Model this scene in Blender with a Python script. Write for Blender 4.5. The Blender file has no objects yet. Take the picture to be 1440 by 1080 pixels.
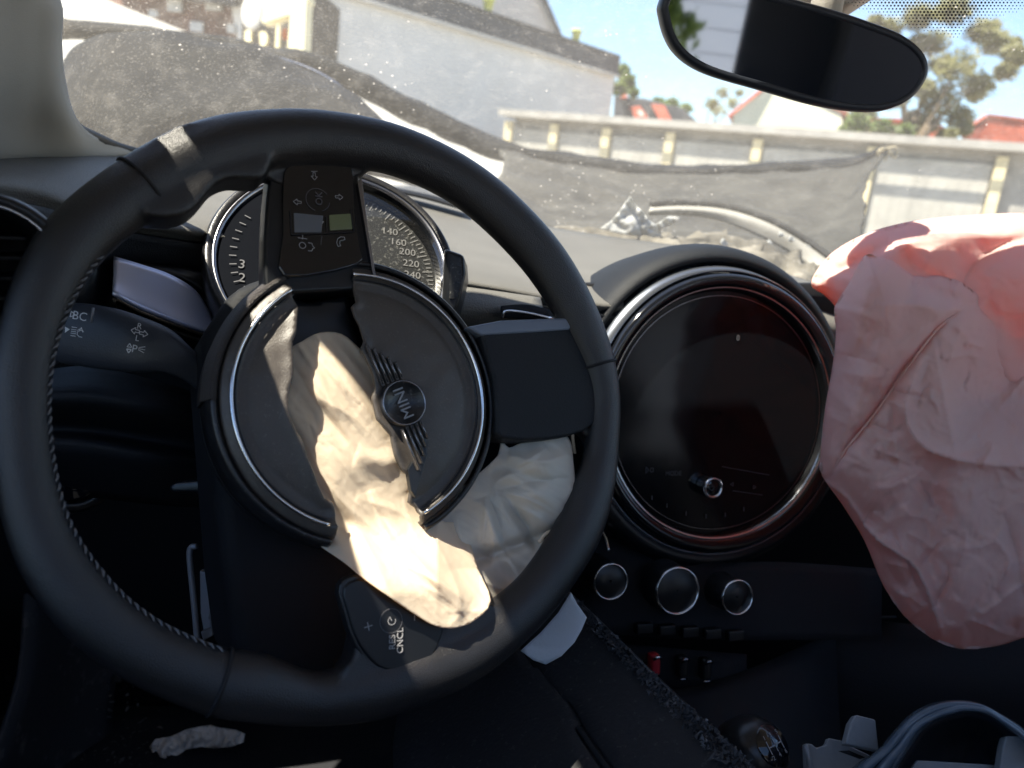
import bpy, bmesh, math, random
import numpy as np
from mathutils import Vector, Matrix, noise
from mathutils.geometry import delaunay_2d_cdt
random.seed(7)
S = bpy.context.scene
# ------------------------------------------------------------------ camera
EYE = Vector((0.0, 0.0, 1.05))
FPX, CXP, CYP = 1083.0, 720.0, 540.0
_y, _p, _r = math.radians(18), math.radians(15), math.radians(6)
CF = Vector((math.sin(_y)*math.cos(_p), math.cos(_y)*math.cos(_p), -math.sin(_p)))
_R0 = Vector((math.cos(_y), -math.sin(_y), 0)); _U0 = _R0.cross(CF)
CR = _R0*math.cos(_r)+_U0*math.sin(_r); CU = -_R0*math.sin(_r)+_U0*math.cos(_r)
cam = bpy.data.cameras.new('camera'); camo = bpy.data.objects.new('camera', cam); S.collection.objects.link(camo)
camo.matrix_world = Matrix(((CR.x, CU.x, -CF.x, EYE.x), (CR.y, CU.y, -CF.y, EYE.y), (CR.z, CU.z, -CF.z, EYE.z), (0, 0, 0, 1)))
cam.sensor_fit = 'HORIZONTAL'; cam.sensor_width = 36; cam.lens = 36*FPX/1440
cam.clip_start = 0.02; cam.clip_end = 900
cam.dof.use_dof = True; cam.dof.focus_distance = 0.55; cam.dof.aperture_fstop = 7.0
S.camera = camo
# ------------------------------------------------------------------ light
SUN = Vector((-0.47, -0.04, 0.88)).normalized()      # direction towards the sun
w = bpy.data.worlds.new("World"); S.world = w; w.use_nodes = True
nt = w.node_tree; bg = nt.nodes['Background']
sky = nt.nodes.new('ShaderNodeTexSky'); sky.sky_type = 'NISHITA'; sky.sun_disc = False
sky.sun_elevation = math.asin(SUN.z); sky.sun_rotation = math.atan2(SUN.x, SUN.y)
sky.air_density = 1.0; sky.dust_density = 0.2; sky.ozone_density = 3.5
nt.links.new(sky.outputs[0], bg.inputs[0]); bg.inputs[1].default_value = 0.085
sl = bpy.data.lights.new('sun', 'SUN'); sl.energy = 5.0; sl.angle = math.radians(0.5); sl.color = (1, .91, .77)
so = bpy.data.objects.new('sun', sl); S.collection.objects.link(so); so.location = (0, 0, 20)
so.rotation_euler = SUN.to_track_quat('Z', 'Y').to_euler()
S.view_settings.view_transform = 'Standard'; S.view_settings.look = 'None'
S.view_settings.exposure = 1.65; S.view_settings.gamma = 1; S.view_settings.use_curve_mapping = False
S.cycles.max_bounces = 8; S.cycles.transparent_max_bounces = 12; S.cycles.caustics_reflective = False
S.cycles.caustics_refractive = False; S.cycles.sample_clamp_indirect = 4
S.cycles.use_denoising = True

# ------------------------------------------------------------------ placing helpers
def ray(px, py): return CR*((px-CXP)/FPX) - CU*((py-CYP)/FPX) + CF
def D(px, py, d): return EYE + ray(px, py)*d
def Y(px, py, y):
    r = ray(px, py); return EYE + r*(y/r.y)
def Z(px, py, z):
    r = ray(px, py); return EYE + r*((z-EYE.z)/r.z)
class Frame:
    """a plane in the place: origin, u (right), v (up), n (towards the viewer)"""
    def __init__(s, O, n, up=Vector((0, 0, 1))):
        s.O = Vector(O); s.n = Vector(n).normalized(); s.u = up.cross(s.n).normalized(); s.v = s.n.cross(s.u)
    def loc(s, px, py, h=0):
        r = ray(px, py); P = s.O + s.n*h
        q = EYE + r*((P-EYE).dot(s.n)/r.dot(s.n)); d = q-s.O
        return (d.dot(s.u), d.dot(s.v))
    def W(s, a, b, h=0): return s.O + s.u*a + s.v*b + s.n*h
    def P(s, px, py, h=0):
        a, b = s.loc(px, py, h); return s.W(a, b, h)
def azel(az, el): return Vector((math.sin(az)*math.cos(el), -math.cos(az)*math.cos(el), math.sin(el)))

# ------------------------------------------------------------------ materials
MATS = {}
def mat(name, col, rough=.6, metal=0, bump=0, bscale=200, var=0, vscale=8, spec=.5, trans=0, tcol=None, coat=0, col2=None, emis=0, dust=0, dscale=400, voro=False, dcol=(.35, .33, .3), sheen=0):
    m = bpy.data.materials.new(name); m.use_nodes = True; n = m.node_tree.nodes; l = m.node_tree.links
    b = n['Principled BSDF']; b.inputs['Roughness'].default_value = rough; b.inputs['Metallic'].default_value = metal
    b.inputs['Specular IOR Level'].default_value = spec; b.inputs['Coat Weight'].default_value = coat
    b.inputs['Sheen Weight'].default_value = sheen
    tc = n.new('ShaderNodeTexCoord'); out = b.inputs['Base Color']
    c = (*col, 1); last = None
    if var or col2:
        t = n.new('ShaderNodeTexNoise'); t.inputs['Scale'].default_value = vscale; t.inputs['Detail'].default_value = 5
        l.new(tc.outputs['Object'], t.inputs['Vector'])
        r = n.new('ShaderNodeValToRGB'); r.color_ramp.elements[0].position = .3; r.color_ramp.elements[1].position = .7
        if col2: a, d = (*col, 1), (*col2, 1)
        else: a, d = tuple(x*(1-var) for x in col)+(1,), tuple(min(1, x*(1+var)) for x in col)+(1,)
        r.color_ramp.elements[0].color = a; r.color_ramp.elements[1].color = d
        l.new(t.outputs['Fac'], r.inputs[0]); last = r.outputs[0]
    if dust:
        t = n.new('ShaderNodeTexNoise'); t.inputs['Scale'].default_value = dscale; t.inputs['Detail'].default_value = 3; t.inputs['Roughness'].default_value = .7
        l.new(tc.outputs['Object'], t.inputs['Vector'])
        r = n.new('ShaderNodeMapRange'); r.inputs[1].default_value = .60-dust*.06; r.inputs[2].default_value = .74; r.inputs[4].default_value = min(1, dust)
        l.new(t.outputs['Fac'], r.inputs[0])
        mx = n.new('ShaderNodeMix'); mx.data_type = 'RGBA'; l.new(r.outputs[0], mx.inputs[0])
        if last: l.new(last, mx.inputs[6])
        else: mx.inputs[6].default_value = c
        mx.inputs[7].default_value = (*dcol, 1); last = mx.outputs[2]
    if last: l.new(last, out)
    else: out.default_value = c
    if bump:
        t = n.new('ShaderNodeTexVoronoi' if voro else 'ShaderNodeTexNoise'); t.inputs['Scale'].default_value = bscale
        if not voro: t.inputs['Detail'].default_value = 4
        l.new(tc.outputs['Object'], t.inputs['Vector'])
        bp = n.new('ShaderNodeBump'); bp.inputs['Strength'].default_value = bump; bp.inputs['Distance'].default_value = .001
        l.new(t.outputs[0], bp.inputs['Height']); l.new(bp.outputs[0], b.inputs['Normal'])
    if trans:
        tr = n.new('ShaderNodeBsdfTranslucent'); tr.inputs[0].default_value = (*(tcol or col), 1)
        ms = n.new('ShaderNodeMixShader'); ms.inputs[0].default_value = trans
        l.new(b.outputs[0], ms.inputs[1]); l.new(tr.outputs[0], ms.inputs[2]); l.new(ms.outputs[0], n['Material Output'].inputs[0])
    if emis:
        b.inputs['Emission Color'].default_value = c; b.inputs['Emission Strength'].default_value = emis
    MATS[name] = m; return m
LEATHER = mat('leather', (.018, .0175, .019), .30, bump=.45, bscale=1500, var=.25, vscale=14, spec=.6)
LEATHER2 = mat('leather_worn', (.03, .03, .034), .36, bump=.5, bscale=700, voro=True)
SEAM = mat('seam_dark', (.006, .006, .008), .7)
THREAD = mat('thread', (.16, .16, .17), .6)
DASH = mat('dash_plastic_sunlit', (.125, .12, .108), .62, bump=.8, bscale=900, var=.1, vscale=12, dust=.35, dscale=900)  # black plastic lightened to stand for sun on the dash top; specks are dust
DASHF = mat('dash_plastic_shaded', (.010, .012, .016), .6, spec=.3, bump=.5, bscale=900, var=.2, vscale=9)  # same plastic kept near black for the shaded front
SOFT = mat('soft_black', (.010, .011, .014), .7, spec=.25, bump=.3, bscale=700)
HUBM = mat('hub_plastic', (.075, .064, .057), .42, bump=.25, bscale=1200, dust=.2, dscale=500, dcol=(.3, .28, .25))
HUBR = mat('hub_ring_plastic', (.016, .016, .018), .3, bump=.2, bscale=900, dust=.25, dscale=350)
HUBG = mat('hub_grain', (.06, .052, .05), .5, bump=1.0, bscale=1500, voro=True)
GLOSS = mat('piano_black', (.006, .007, .01), .08, coat=.5)
SATIN = mat('satin_black', (.007, .008, .010), .34)
CHROME = mat('chrome', (.75, .75, .76), .16, 1)
CHROMED = mat('dark_chrome', (.28, .28, .3), .25, 1)
PRINTS = mat('stalk_print', (.8, .8, .8), .6)
PRINTG = mat('dial_print', (.16, .16, .16), .6)
PRINT = mat('white_print', (.30, .30, .31), .6)
PRINTD = mat('dim_print', (.09, .09, .10), .6)
LCD = mat('lcd_grey', (.12, .13, .15), .25)
LCDY = mat('lcd_green', (.15, .17, .09), .25)
GAUGE = mat('gauge_face', (.018, .019, .02), .35, dust=.7, dscale=420, dcol=(.3, .3, .28))
GAUGED = mat('gauge_face_shaded', (.008, .009, .012), 1.0, spec=0)  # darkened and without sheen, stands for the tachometer lying in shade
LAV = mat('trim_inlay_sky_tint', (.72, .76, .98), .35, .6)  # pale lavender colour stands in for sky reflected by the trim
BEIGE = mat('pillar_fabric', (.36, .34, .30), .85, bump=.4, bscale=1500)
LINER = mat('headliner_fabric', (.48, .44, .38), .9, bump=.3, bscale=900)
RUBBER = mat('rubber', (.02, .02, .02), .7)
BAGD = mat('airbag_cream', (.90, .80, .64), .7, bump=.25, bscale=1500, trans=.4, tcol=(.90, .64, .34), sheen=.1)
BAGP = mat('airbag_pink', (.90, .79, .76), .72, bump=.25, bscale=1500, trans=.55, tcol=(1.0, .50, .34), sheen=.1)
SCRAP = mat('scrap_white', (.85, .87, .9), .7, bump=.4, bscale=400, trans=.2)
PAPER = mat('paper', (.8, .74, .68), .85, bump=.5, bscale=300)
CARPET = mat('carpet', (.012, .014, .018), .95, bump=1, bscale=900, dust=.1, dscale=60)
FOAM = mat('torn_foam', (.05, .05, .055), .8, bump=1, bscale=500, dust=.9, dscale=70, dcol=(.34, .34, .35))
PANELB = mat('torn_panel', (.012, .012, .014), .75, bump=.8, bscale=260, dust=.12, dscale=200)
GREYP = mat('grey_plastic', (.26, .265, .28), .4, bump=.3, bscale=300, var=.1, vscale=40)
SMOKE = mat('smoked_plastic', (.10, .13, .17), .2, var=.3, vscale=30)
STEELD = mat('dark_steel', (.25, .25, .27), .5, .3)
REDP = mat('red_toggle', (.4, .02, .03), .35)
PAINTB = mat('bonnet_black', (.012, .013, .015), .7, spec=.12, dust=.1, dscale=60, dcol=(.08, .08, .07))
MATTB = mat('bonnet_liner', (.035, .034, .03), .9, bump=1, bscale=60, var=.5, vscale=9)
POLY = mat('clear_plastic_scrap', (.55, .56, .55), .3, trans=.4)
PLASTER = mat('grey_render_wall', (.62, .61, .59), .9, bump=.3, bscale=30, var=.06, vscale=1.3)
PLASTER2 = mat('cream_render_wall', (.62, .60, .46), .9, bump=.3, bscale=20, var=.05, vscale=1)
WHITEW = mat('pale_wall', (.54, .52, .48), .9, var=.05, vscale=1)
FASCIA = mat('dark_fascia', (.055, .06, .07), .7, var=.3, vscale=2)
GARAGE = mat('garage_wall', (.30, .29, .27), .85, bump=.5, bscale=20, var=.15, vscale=3)
DOOR = mat('garage_door', (.34, .33, .30), .6, var=.15, vscale=2.5)
YEL = mat('yellow_post', (.60, .52, .33), .7, var=.12, vscale=6)
ROOFR = mat('red_roof', (.42, .11, .07), .8, var=.3, vscale=3)
ROOFD = mat('dark_roof', (.07, .075, .085), .8, var=.2, vscale=2)
EAVE = mat('eave_grey', (.30, .29, .27), .7, var=.2, vscale=3)
BARK = mat('bark', (.12, .09, .06), .9, bump=1, bscale=30)
LEAF = mat('leaf', (.09, .13, .03), .6, trans=.4, tcol=(.22, .30, .06), var=.4, vscale=1)
LEAFY = mat('leaf_olive', (.20, .20, .09), .6, trans=.45, tcol=(.42, .42, .16), var=.4, vscale=1)
GROUND = mat('concrete_yard', (.36, .34, .31), .95, bump=1, bscale=12, var=.2, vscale=.6)
POT = mat('pot_green', (.45, .5, .12), .6)
SKIRT = mat('brick_dark', (.14, .07, .05), .85, var=.4, vscale=3)
SHUT = mat('shutter_grey', (.7, .72, .75), .6)
SEAT = mat('seat_cloth', (.022, .021, .022), .9, bump=.6, bscale=500)
MIRG = mat('mirror_glass', (.62, .64, .66), .03, 1)

def glass_mat(name, fac, tint, rough_noise=True):
    m = bpy.data.materials.new(name); m.use_nodes = True; n = m.node_tree.nodes; l = m.node_tree.links
    n.remove(n['Principled BSDF']); o = n['Material Output']
    tc = n.new('ShaderNodeTexCoord')
    tp = n.new('ShaderNodeBsdfTransparent'); tp.inputs[0].default_value = (*tint, 1)
    gl = n.new('ShaderNodeBsdfGlossy'); gl.inputs['Roughness'].default_value = .02
    fr = n.new('ShaderNodeFresnel'); fr.inputs[0].default_value = 1.3
    m1 = n.new('ShaderNodeMixShader'); l.new(fr.outputs[0], m1.inputs[0]); l.new(tp.outputs[0], m1.inputs[1]); l.new(gl.outputs[0], m1.inputs[2])
    tl = n.new('ShaderNodeBsdfTranslucent'); tl.inputs[0].default_value = (.8, .76, .68, 1)
    df = n.new('ShaderNodeBsdfDiffuse'); df.inputs[0].default_value = (.6, .57, .5, 1)
    m2 = n.new('ShaderNodeMixShader'); m2.inputs[0].default_value = .25; l.new(tl.outputs[0], m2.inputs[1]); l.new(df.outputs[0], m2.inputs[2])
    # dust film: base film + blotches + specks
    def nz(scale, lo, hi, amp, kind='ShaderNodeTexNoise', det=4):
        t = n.new(kind); t.inputs['Scale'].default_value = scale
        if kind.endswith('Noise'): t.inputs['Detail'].default_value = det
        l.new(tc.outputs['Object'], t.inputs['Vector'])
        r = n.new('ShaderNodeMapRange'); r.inputs[1].default_value = lo; r.inputs[2].default_value = hi
        r.inputs[3].default_value = 0; r.inputs[4].default_value = amp
        l.new(t.outputs[0], r.inputs[0]); return r.outputs[0]
    a = nz(3.5, .3, .7, fac*.7)
    b = nz(420, .56, .70, fac*1.05, det=2)
    c = nz(95, .16, .05, min(.6, fac*7), 'ShaderNodeTexVoronoi')
    e = nz(60, .5, .8, fac*.8, det=6)
    def add(x, y):
        q = n.new('ShaderNodeMath'); q.operation = 'ADD'
        l.new(x, q.inputs[0])
        if isinstance(y, float): q.inputs[1].default_value = y
        else: l.new(y, q.inputs[1])
        return q.outputs[0]
    # specks only where a second noise allows
    gate = nz(9, .52, .62, 1.0)
    mu = n.new('ShaderNodeMath'); mu.operation = 'MULTIPLY'; l.new(c, mu.inputs[0]); l.new(gate, mu.inputs[1])
    s = add(add(add(add(a, b), e), mu.outputs[0]), fac*.55)
    m3 = n.new('ShaderNodeMixShader'); l.new(s, m3.inputs[0]); l.new(m1.outputs[0], m3.inputs[1]); l.new(m2.outputs[0], m3.inputs[2])
    l.new(m3.outputs[0], o.inputs[0]); return m
WSG = glass_mat('dusty_glass', .078, (.93, .95, .93))
CLEAR = glass_mat('clear_lens', .010, (.95, .95, .95))

# ------------------------------------------------------------------ object helpers
COL = S.collection
def thing(name, label, cat, loc=(0, 0, 0), group=None, kind=None):
    o = bpy.data.objects.new(name, None); COL.objects.link(o); o.location = loc; o.empty_display_size = .05
    o['label'] = label; o['category'] = cat
    if group: o['group'] = group
    if kind: o['kind'] = kind
    return o
def tag(o, label, cat=None, group=None, kind=None):
    o['label'] = label
    if cat: o['category'] = cat
    if group: o['group'] = group
    if kind: o['kind'] = kind
    return o
def wloc(p):
    v = Vector((0, 0, 0))
    while p: v += p.location; p = p.parent
    return v
def mesh(name, V, F, m, parent=None, smooth=True, solid=0, off=-1, bevel=0, bseg=2, sub=0, kind=None, center=False):
    org = wloc(parent)
    if parent is None or center:
        c = Vector((sum(v[0] for v in V), sum(v[1] for v in V), sum(v[2] for v in V)))/len(V) if center or parent is None else Vector((0, 0, 0))
    else: c = org
    me = bpy.data.meshes.new(name); me.from_pydata([tuple(Vector(v)-c) for v in V], [], F); me.update()
    if smooth: me.polygons.foreach_set('use_smooth', [True]*len(me.polygons))
    me.materials.append(m)
    o = bpy.data.objects.new(name, me); COL.objects.link(o)
    if parent: o.parent = parent; o.location = c-org
    else: o.location = c
    bm = bmesh.new(); bm.from_mesh(me); bmesh.ops.recalc_face_normals(bm, faces=bm.faces); bm.to_mesh(me); bm.free()
    if solid:
        md = o.modifiers.new('solid', 'SOLIDIFY'); md.thickness = solid; md.offset = off
    if bevel:
        md = o.modifiers.new('bevel', 'BEVEL'); md.width = bevel; md.segments = bseg; md.limit_method = 'ANGLE'; md.angle_limit = math.radians(35)
        if smooth:
            md = o.modifiers.new('wn', 'WEIGHTED_NORMAL'); md.keep_sharp = True
    if sub:
        md = o.modifiers.new('sub', 'SUBSURF'); md.levels = sub; md.render_levels = sub
    if kind: o['kind'] = kind
    return o
def join(parts):
    V, F = [], []
    for v, f in parts:
        k = len(V); V += [Vector(x) for x in v]; F += [tuple(i+k for i in q) for q in f]
    return V, F
def cr(P, n, closed=False):
    """Catmull-Rom through points (tuples / Vectors of any length)"""
    P = [np.array(p, float) for p in P]; N = len(P); out = []
    rng = range(N) if closed else range(N-1)
    for i in rng:
        p1, p2 = P[i], P[(i+1) % N]
        p0 = P[(i-1) % N] if closed or i > 0 else 2*p1-p2
        p3 = P[(i+2) % N] if closed or i < N-2 else 2*p2-p1
        for k in range(n):
            t = k/n
            out.append(.5*((2*p1)+(-p0+p2)*t+(2*p0-5*p1+4*p2-p3)*t*t+(-p0+3*p1-3*p2+p3)*t**3))
    if not closed: out.append(P[-1])
    return out
def loft(rows, nu=4, nv=4, closed=False):
    R = [cr(r, nu, closed) for r in rows]; C = list(zip(*R)); C = [cr(c, nv) for c in C]
    nr = len(C[0]); nc = len(C); V = [Vector(C[j][i]) for i in range(nr) for j in range(nc)]
    F = []
    for i in range(nr-1):
        for j in range(nc if closed else nc-1):
            j2 = (j+1) % nc; F.append((i*nc+j, i*nc+j2, (i+1)*nc+j2, (i+1)*nc+j))
    return V, F
def tube(P, R, k=10, closed=False, cap=True, up=None, squash=1.0):
    P = [Vector(p) for p in P]; n = len(P)
    if not hasattr(R, '__len__'): R = [R]*n
    V, F = [], []; prev = None
    for i in range(n):
        t = (P[(i+1) % n]-P[i-1]) if closed else (P[min(i+1, n-1)]-P[max(i-1, 0)])
        t.normalize()
        if up is not None: a = Vector(up) - t*t.dot(Vector(up)); a.normalize()
        elif prev is None:
            a = t.orthogonal().normalized()
        else: a = (prev - t*prev.dot(t)).normalized()
        prev = a; b = t.cross(a)
        for j in range(k):
            q = 2*math.pi*j/k; V.append(P[i]+(a*math.cos(q)*squash+b*math.sin(q))*R[i])
    for i in range(n if closed else n-1):
        for j in range(k):
            i2 = (i+1) % n; F.append((i*k+j, i*k+(j+1) % k, i2*k+(j+1) % k, i2*k+j))
    if cap and not closed:
        F.append(tuple(range(k))[::-1]); F.append(tuple(range((n-1)*k, n*k)))
    return V, F
def lathe(fr, a, b, prof, k=64, t0=0, t1=2*math.pi, sx=1, sy=1):
    """prof: list of (radius, height along n) about the local point (a,b) of the frame"""
    full = abs(t1-t0) > 6.28; V, F = [], []; m = len(prof); steps = k if full else k+1
    for i in range(steps):
        t = t0+(t1-t0)*i/k
        for r, h in prof: V.append(fr.W(a+r*math.cos(t)*sx, b+r*math.sin(t)*sy, h))
    for i in range(k):
        i2 = (i+1) % steps
        for j in range(m-1): F.append((i*m+j, i2*m+j, i2*m+j+1, i*m+j+1))
    return V, F
def prism(P, n, h0, h1):
    """closed prism on a world-space outline, from h0 to h1 along n"""
    n = Vector(n); k = len(P); V = [Vector(p)+n*h0 for p in P]+[Vector(p)+n*h1 for p in P]
    F = [tuple(range(k))[::-1], tuple(range(k, 2*k))]+[(i, (i+1) % k, k+(i+1) % k, k+i) for i in range(k)]
    return V, F
def box(c, s, ax=None):
    c = Vector(c); X, Yv, Zv = ax or (Vector((1, 0, 0)), Vector((0, 1, 0)), Vector((0, 0, 1)))
    V = [c+X*(sx*s[0]/2)+Yv*(sy*s[1]/2)+Zv*(sz*s[2]/2) for sz in (-1, 1) for sy in (-1, 1) for sx in (-1, 1)]
    return V, [(0, 2, 3, 1), (4, 5, 7, 6), (0, 1, 5, 4), (2, 6, 7, 3), (0, 4, 6, 2), (1, 3, 7, 5)]
def rough(VF, amp, sc, seed=0, n=(0, -.5, .85), ridge=True):
    V, F = VF; n = Vector(n); out = []
    for v in V:
        q = v*sc+Vector((seed*3.1, seed, 0)); a = noise.noise(q); h = (1-abs(a)*2.5) if ridge else a
        out.append(v+n*(amp*(h+.4*noise.noise(q*2.7))))
    return out, F
def inside(p, poly):
    x, y = p; c = False; j = len(poly)-1
    for i in range(len(poly)):
        xi, yi = poly[i]; xj, yj = poly[j]
        if (yi > y) != (yj > y) and x < (xj-xi)*(y-yi)/(yj-yi)+xi: c = not c
        j = i
    return c
def sd(X, Y, P):
    """vector version of seg_dist: distance, side, parameter"""
    bd = np.full(X.shape, 1e9); bs = np.zeros(X.shape); bt = np.zeros(X.shape); n = len(P)-1
    for i in range(n):
        ax, ay = P[i]; bx, by = P[i+1]; dx, dy = bx-ax, by-ay; L = dx*dx+dy*dy or 1e-12
        t = np.clip(((X-ax)*dx+(Y-ay)*dy)/L, 0, 1); d = np.hypot(X-ax-dx*t, Y-ay-dy*t)
        m = d < bd; bd = np.where(m, d, bd); bt = np.where(m, (i+t)/n, bt)
        bs = np.where(m, np.where(dx*(Y-ay)-dy*(X-ax) > 0, 1, -1), bs)
    return bd, bs, bt
def insidev(X, Y, poly):
    c = np.zeros(X.shape, bool); j = len(poly)-1
    for i in range(len(poly)):
        xi, yi = poly[i]; xj, yj = poly[j]
        if yi != yj: c ^= ((yi > Y) != (yj > Y)) & (X < (xj-xi)*(Y-yi)/(yj-yi)+xi)
        j = i
    return c
def patch(outline, step, fn, smooth_outline=0, vec=None):
    """fill a 2-D outline with an even triangulation and lift it with fn(x, y, height)"""
    o = [tuple(p) for p in (cr(outline, smooth_outline, True) if smooth_outline else outline)]
    pts = []
    for i in range(len(o)):
        a, b = np.array(o[i]), np.array(o[(i+1) % len(o)]); L = np.linalg.norm(b-a); k = max(1, int(L/step))
        pts += [tuple(a+(b-a)*q/k) for q in range(k)]
    nb = len(pts); xs = [p[0] for p in pts]; ys = [p[1] for p in pts]
    gx = np.arange(min(xs), max(xs), step); gy = np.arange(min(ys)+step, max(ys), step*.87)
    X, Y_ = np.meshgrid(gx, gy); X = X+(np.arange(len(gy))[:, None] % 2)*step/2
    X, Y_ = X.ravel(), Y_.ravel(); dd = sd(X, Y_, pts+[pts[0]])[0]
    m = insidev(X, Y_, pts) & (dd > step*.55)
    pts += list(zip(X[m].tolist(), Y_[m].tolist()))
    vc, ed, fc, *_ = delaunay_2d_cdt([Vector(p) for p in pts], [(i, (i+1) % nb) for i in range(nb)], [list(range(nb))], 1, 1e-7)
    X = np.array([v.x for v in vc]); Y_ = np.array([v.y for v in vc])
    H = vec(X, Y_) if vec else np.zeros(len(X))
    return [fn(x, y, h) for x, y, h in zip(X.tolist(), Y_.tolist(), H.tolist())], [tuple(f) for f in fc]
def seg_dist(x, y, P):
    """distance to polyline, signed side, and t along it"""
    best = (1e9, 0, 0); n = len(P)-1
    for i in range(n):
        ax, ay = P[i]; bx, by = P[i+1]; dx, dy = bx-ax, by-ay; L = dx*dx+dy*dy or 1e-9
        t = max(0, min(1, ((x-ax)*dx+(y-ay)*dy)/L)); qx, qy = ax+dx*t, ay+dy*t; d = math.hypot(x-qx, y-qy)
        if d < best[0]: best = (d, 1 if dx*(y-ay)-dy*(x-ax) > 0 else -1, (i+t)/n)
    return best
def folds(X, Y_, L):
    """L: (polyline, width, amplitude, kind) - ridge / valley lines in cloth"""
    h = np.zeros(X.shape)
    for P, wd, am, kd in L:
        d, s_, t = sd(X, Y_, cr(P, 3) if len(P) > 2 else P); f = np.sqrt(np.sin(np.pi*np.clip(t, 0, 1)).clip(0))
        h += am*f*(np.exp(-d/wd) if kd == 'sharp' else np.exp(-(d/wd)**2))
    return h
def streak(X, Y_, ang, fa, fc, seed):
    """long sharp-crested creases running along one direction"""
    c, q = math.cos(ang), math.sin(ang); out = []
    for x, y in zip(X.tolist(), Y_.tolist()):
        a, b = x*c+y*q, -x*q+y*c; wv = noise.noise(Vector((a*fa*.7, b*fa*.7, seed)))*.9
        n1 = noise.noise(Vector((a*fa, b*fc+wv, seed+4.2))); n2 = noise.noise(Vector((a*fa*1.6+3, b*fc*2.3+wv, seed+9)))
        out.append((1-2.4*abs(n1))+.35*(1-2.4*abs(n2)))
    return np.array(out)
def crumplev(X, Y_, sc, seed): return np.array([crumple(x/100, y/100, sc, seed) for x, y in zip(X.tolist(), Y_.tolist())])
def crumple(x, y, sc, seed=0, n=4):
    h = 0; rnd = random.Random(seed)
    for i in range(n):
        a = rnd.uniform(0, math.pi); f = sc*(1.0+i*.8)
        wx = noise.noise(Vector((x*f*.6, y*f*.6, seed+i*7.1)))*1.5
        v = noise.noise(Vector(((x*math.cos(a)+y*math.sin(a))*f+wx, (-x*math.sin(a)+y*math.cos(a))*f*.45, seed*3.3+i)))
        h += (1-abs(v)*2.6)*(.62**i)
    return h/2
def ribbons(fr, lines, width, h, thick=.0003):
    """flat print: strips along local polylines"""
    parts = []
    for P in lines:
        for (a, b), (c, d) in zip(P[:-1], P[1:]):
            dx, dy = c-a, d-b; L = math.hypot(dx, dy) or 1e-9; nx, ny = -dy/L*width/2, dx/L*width/2
            parts.append(([fr.W(a+nx, b+ny, h), fr.W(a-nx, b-ny, h), fr.W(c-nx, d-ny, h), fr.W(c+nx, d+ny, h)], [(0, 1, 2, 3)]))
    return join(parts)
def rot2(P, ang, o=(0, 0), s=1):
    c, q = math.cos(ang), math.sin(ang); return [(o[0]+s*(x*c-y*q), o[1]+s*(x*q+y*c)) for x, y in P]
def text(s, fr, a, b, size, h, m, parent, rot=0, name='lettering', ext=.0002, sx=1):
    cu = bpy.data.curves.new('t', 'FONT'); cu.body = s; cu.size = size; cu.align_x = 'CENTER'; cu.align_y = 'CENTER'; cu.extrude = ext; cu.resolution_u = 3
    t = bpy.data.objects.new('t', cu); me = bpy.data.meshes.new_from_object(t); bpy.data.objects.remove(t)
    c, q = math.cos(rot), math.sin(rot)
    V = [fr.W(a+(v.co.x*sx*c-v.co.y*q), b+(v.co.x*sx*q+v.co.y*c), h+v.co.z) for v in me.vertices]
    F = [tuple(p.vertices) for p in me.polygons]; bpy.data.meshes.remove(me)
    return mesh(name, V, F, m, parent, smooth=False)
def circ(r, n=24, a0=0, a1=2*math.pi, o=(0, 0)): return [(o[0]+r*math.cos(a0+(a1-a0)*i/n), o[1]+r*math.sin(a0+(a1-a0)*i/n)) for i in range(n+1)]
def reg(o): o['kind'] = 'structure'; return o

# ================================================================== SETTING: outside
GZ = 0.0
reg(mesh('ground', [(-120, -60, 0), (120, -60, 0), (120, 250, 0), (-120, 250, 0)], [(0, 1, 2, 3)], GROUND, smooth=False))
# --- garage row
g0, g1 = Z(712, 158, 2.3), Z(1440, 207, 2.3)
gd = (g1-g0); gd.z = 0; gd.normalize(); gn = Vector((gd.y, -gd.x, 0));
if gn.dot(EYE-g0) < 0: gn = -gn
g0 = Vector((g0.x, g0.y, 0)); GAXES = (gd, gn, Vector((0, 0, 1)))
GL = 16.5
garage = thing('garage_row', 'low grey garage row with yellow posts between its doors, beyond the bonnet', 'garage', g0)
wall0 = g0 - gn*.34
mesh('wall', *box(wall0+gd*(GL/2)-gn*2.5+Vector((0, 0, 1.12)), (GL, 4.8, 2.24), GAXES), GARAGE, garage, smooth=False)
mesh('roof', *box(wall0+gd*(GL/2)-gn*2.4+Vector((0, 0, 2.275)), (GL+.3, 5.25, .07), GAXES), EAVE, garage, smooth=False)
mesh('eave_board', *box(g0+gd*(GL/2)+Vector((0, 0, 2.30))+gn*.02, (GL+.34, .03, .12), GAXES), EAVE, garage, smooth=False)
def gpos(px):       # where a picture column meets the garage front
    r = ray(px, 240); n = gn; t = (wall0-EYE).dot(n)/r.dot(n); q = EYE+r*t; return (q-wall0).dot(gd)
posts = [gpos(p) for p in (712, 775, 848, 937, 1060, 1222)]
step_ = posts[-1]-posts[-2]
posts.append(posts[-1]+step_)
for i, s in enumerate(posts):
    mesh('post', *box(wall0+gd*s+gn*.06+Vector((0, 0, 1.08)), (.17, .12, 2.15), GAXES), YEL, garage, smooth=False, bevel=.01)
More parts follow.
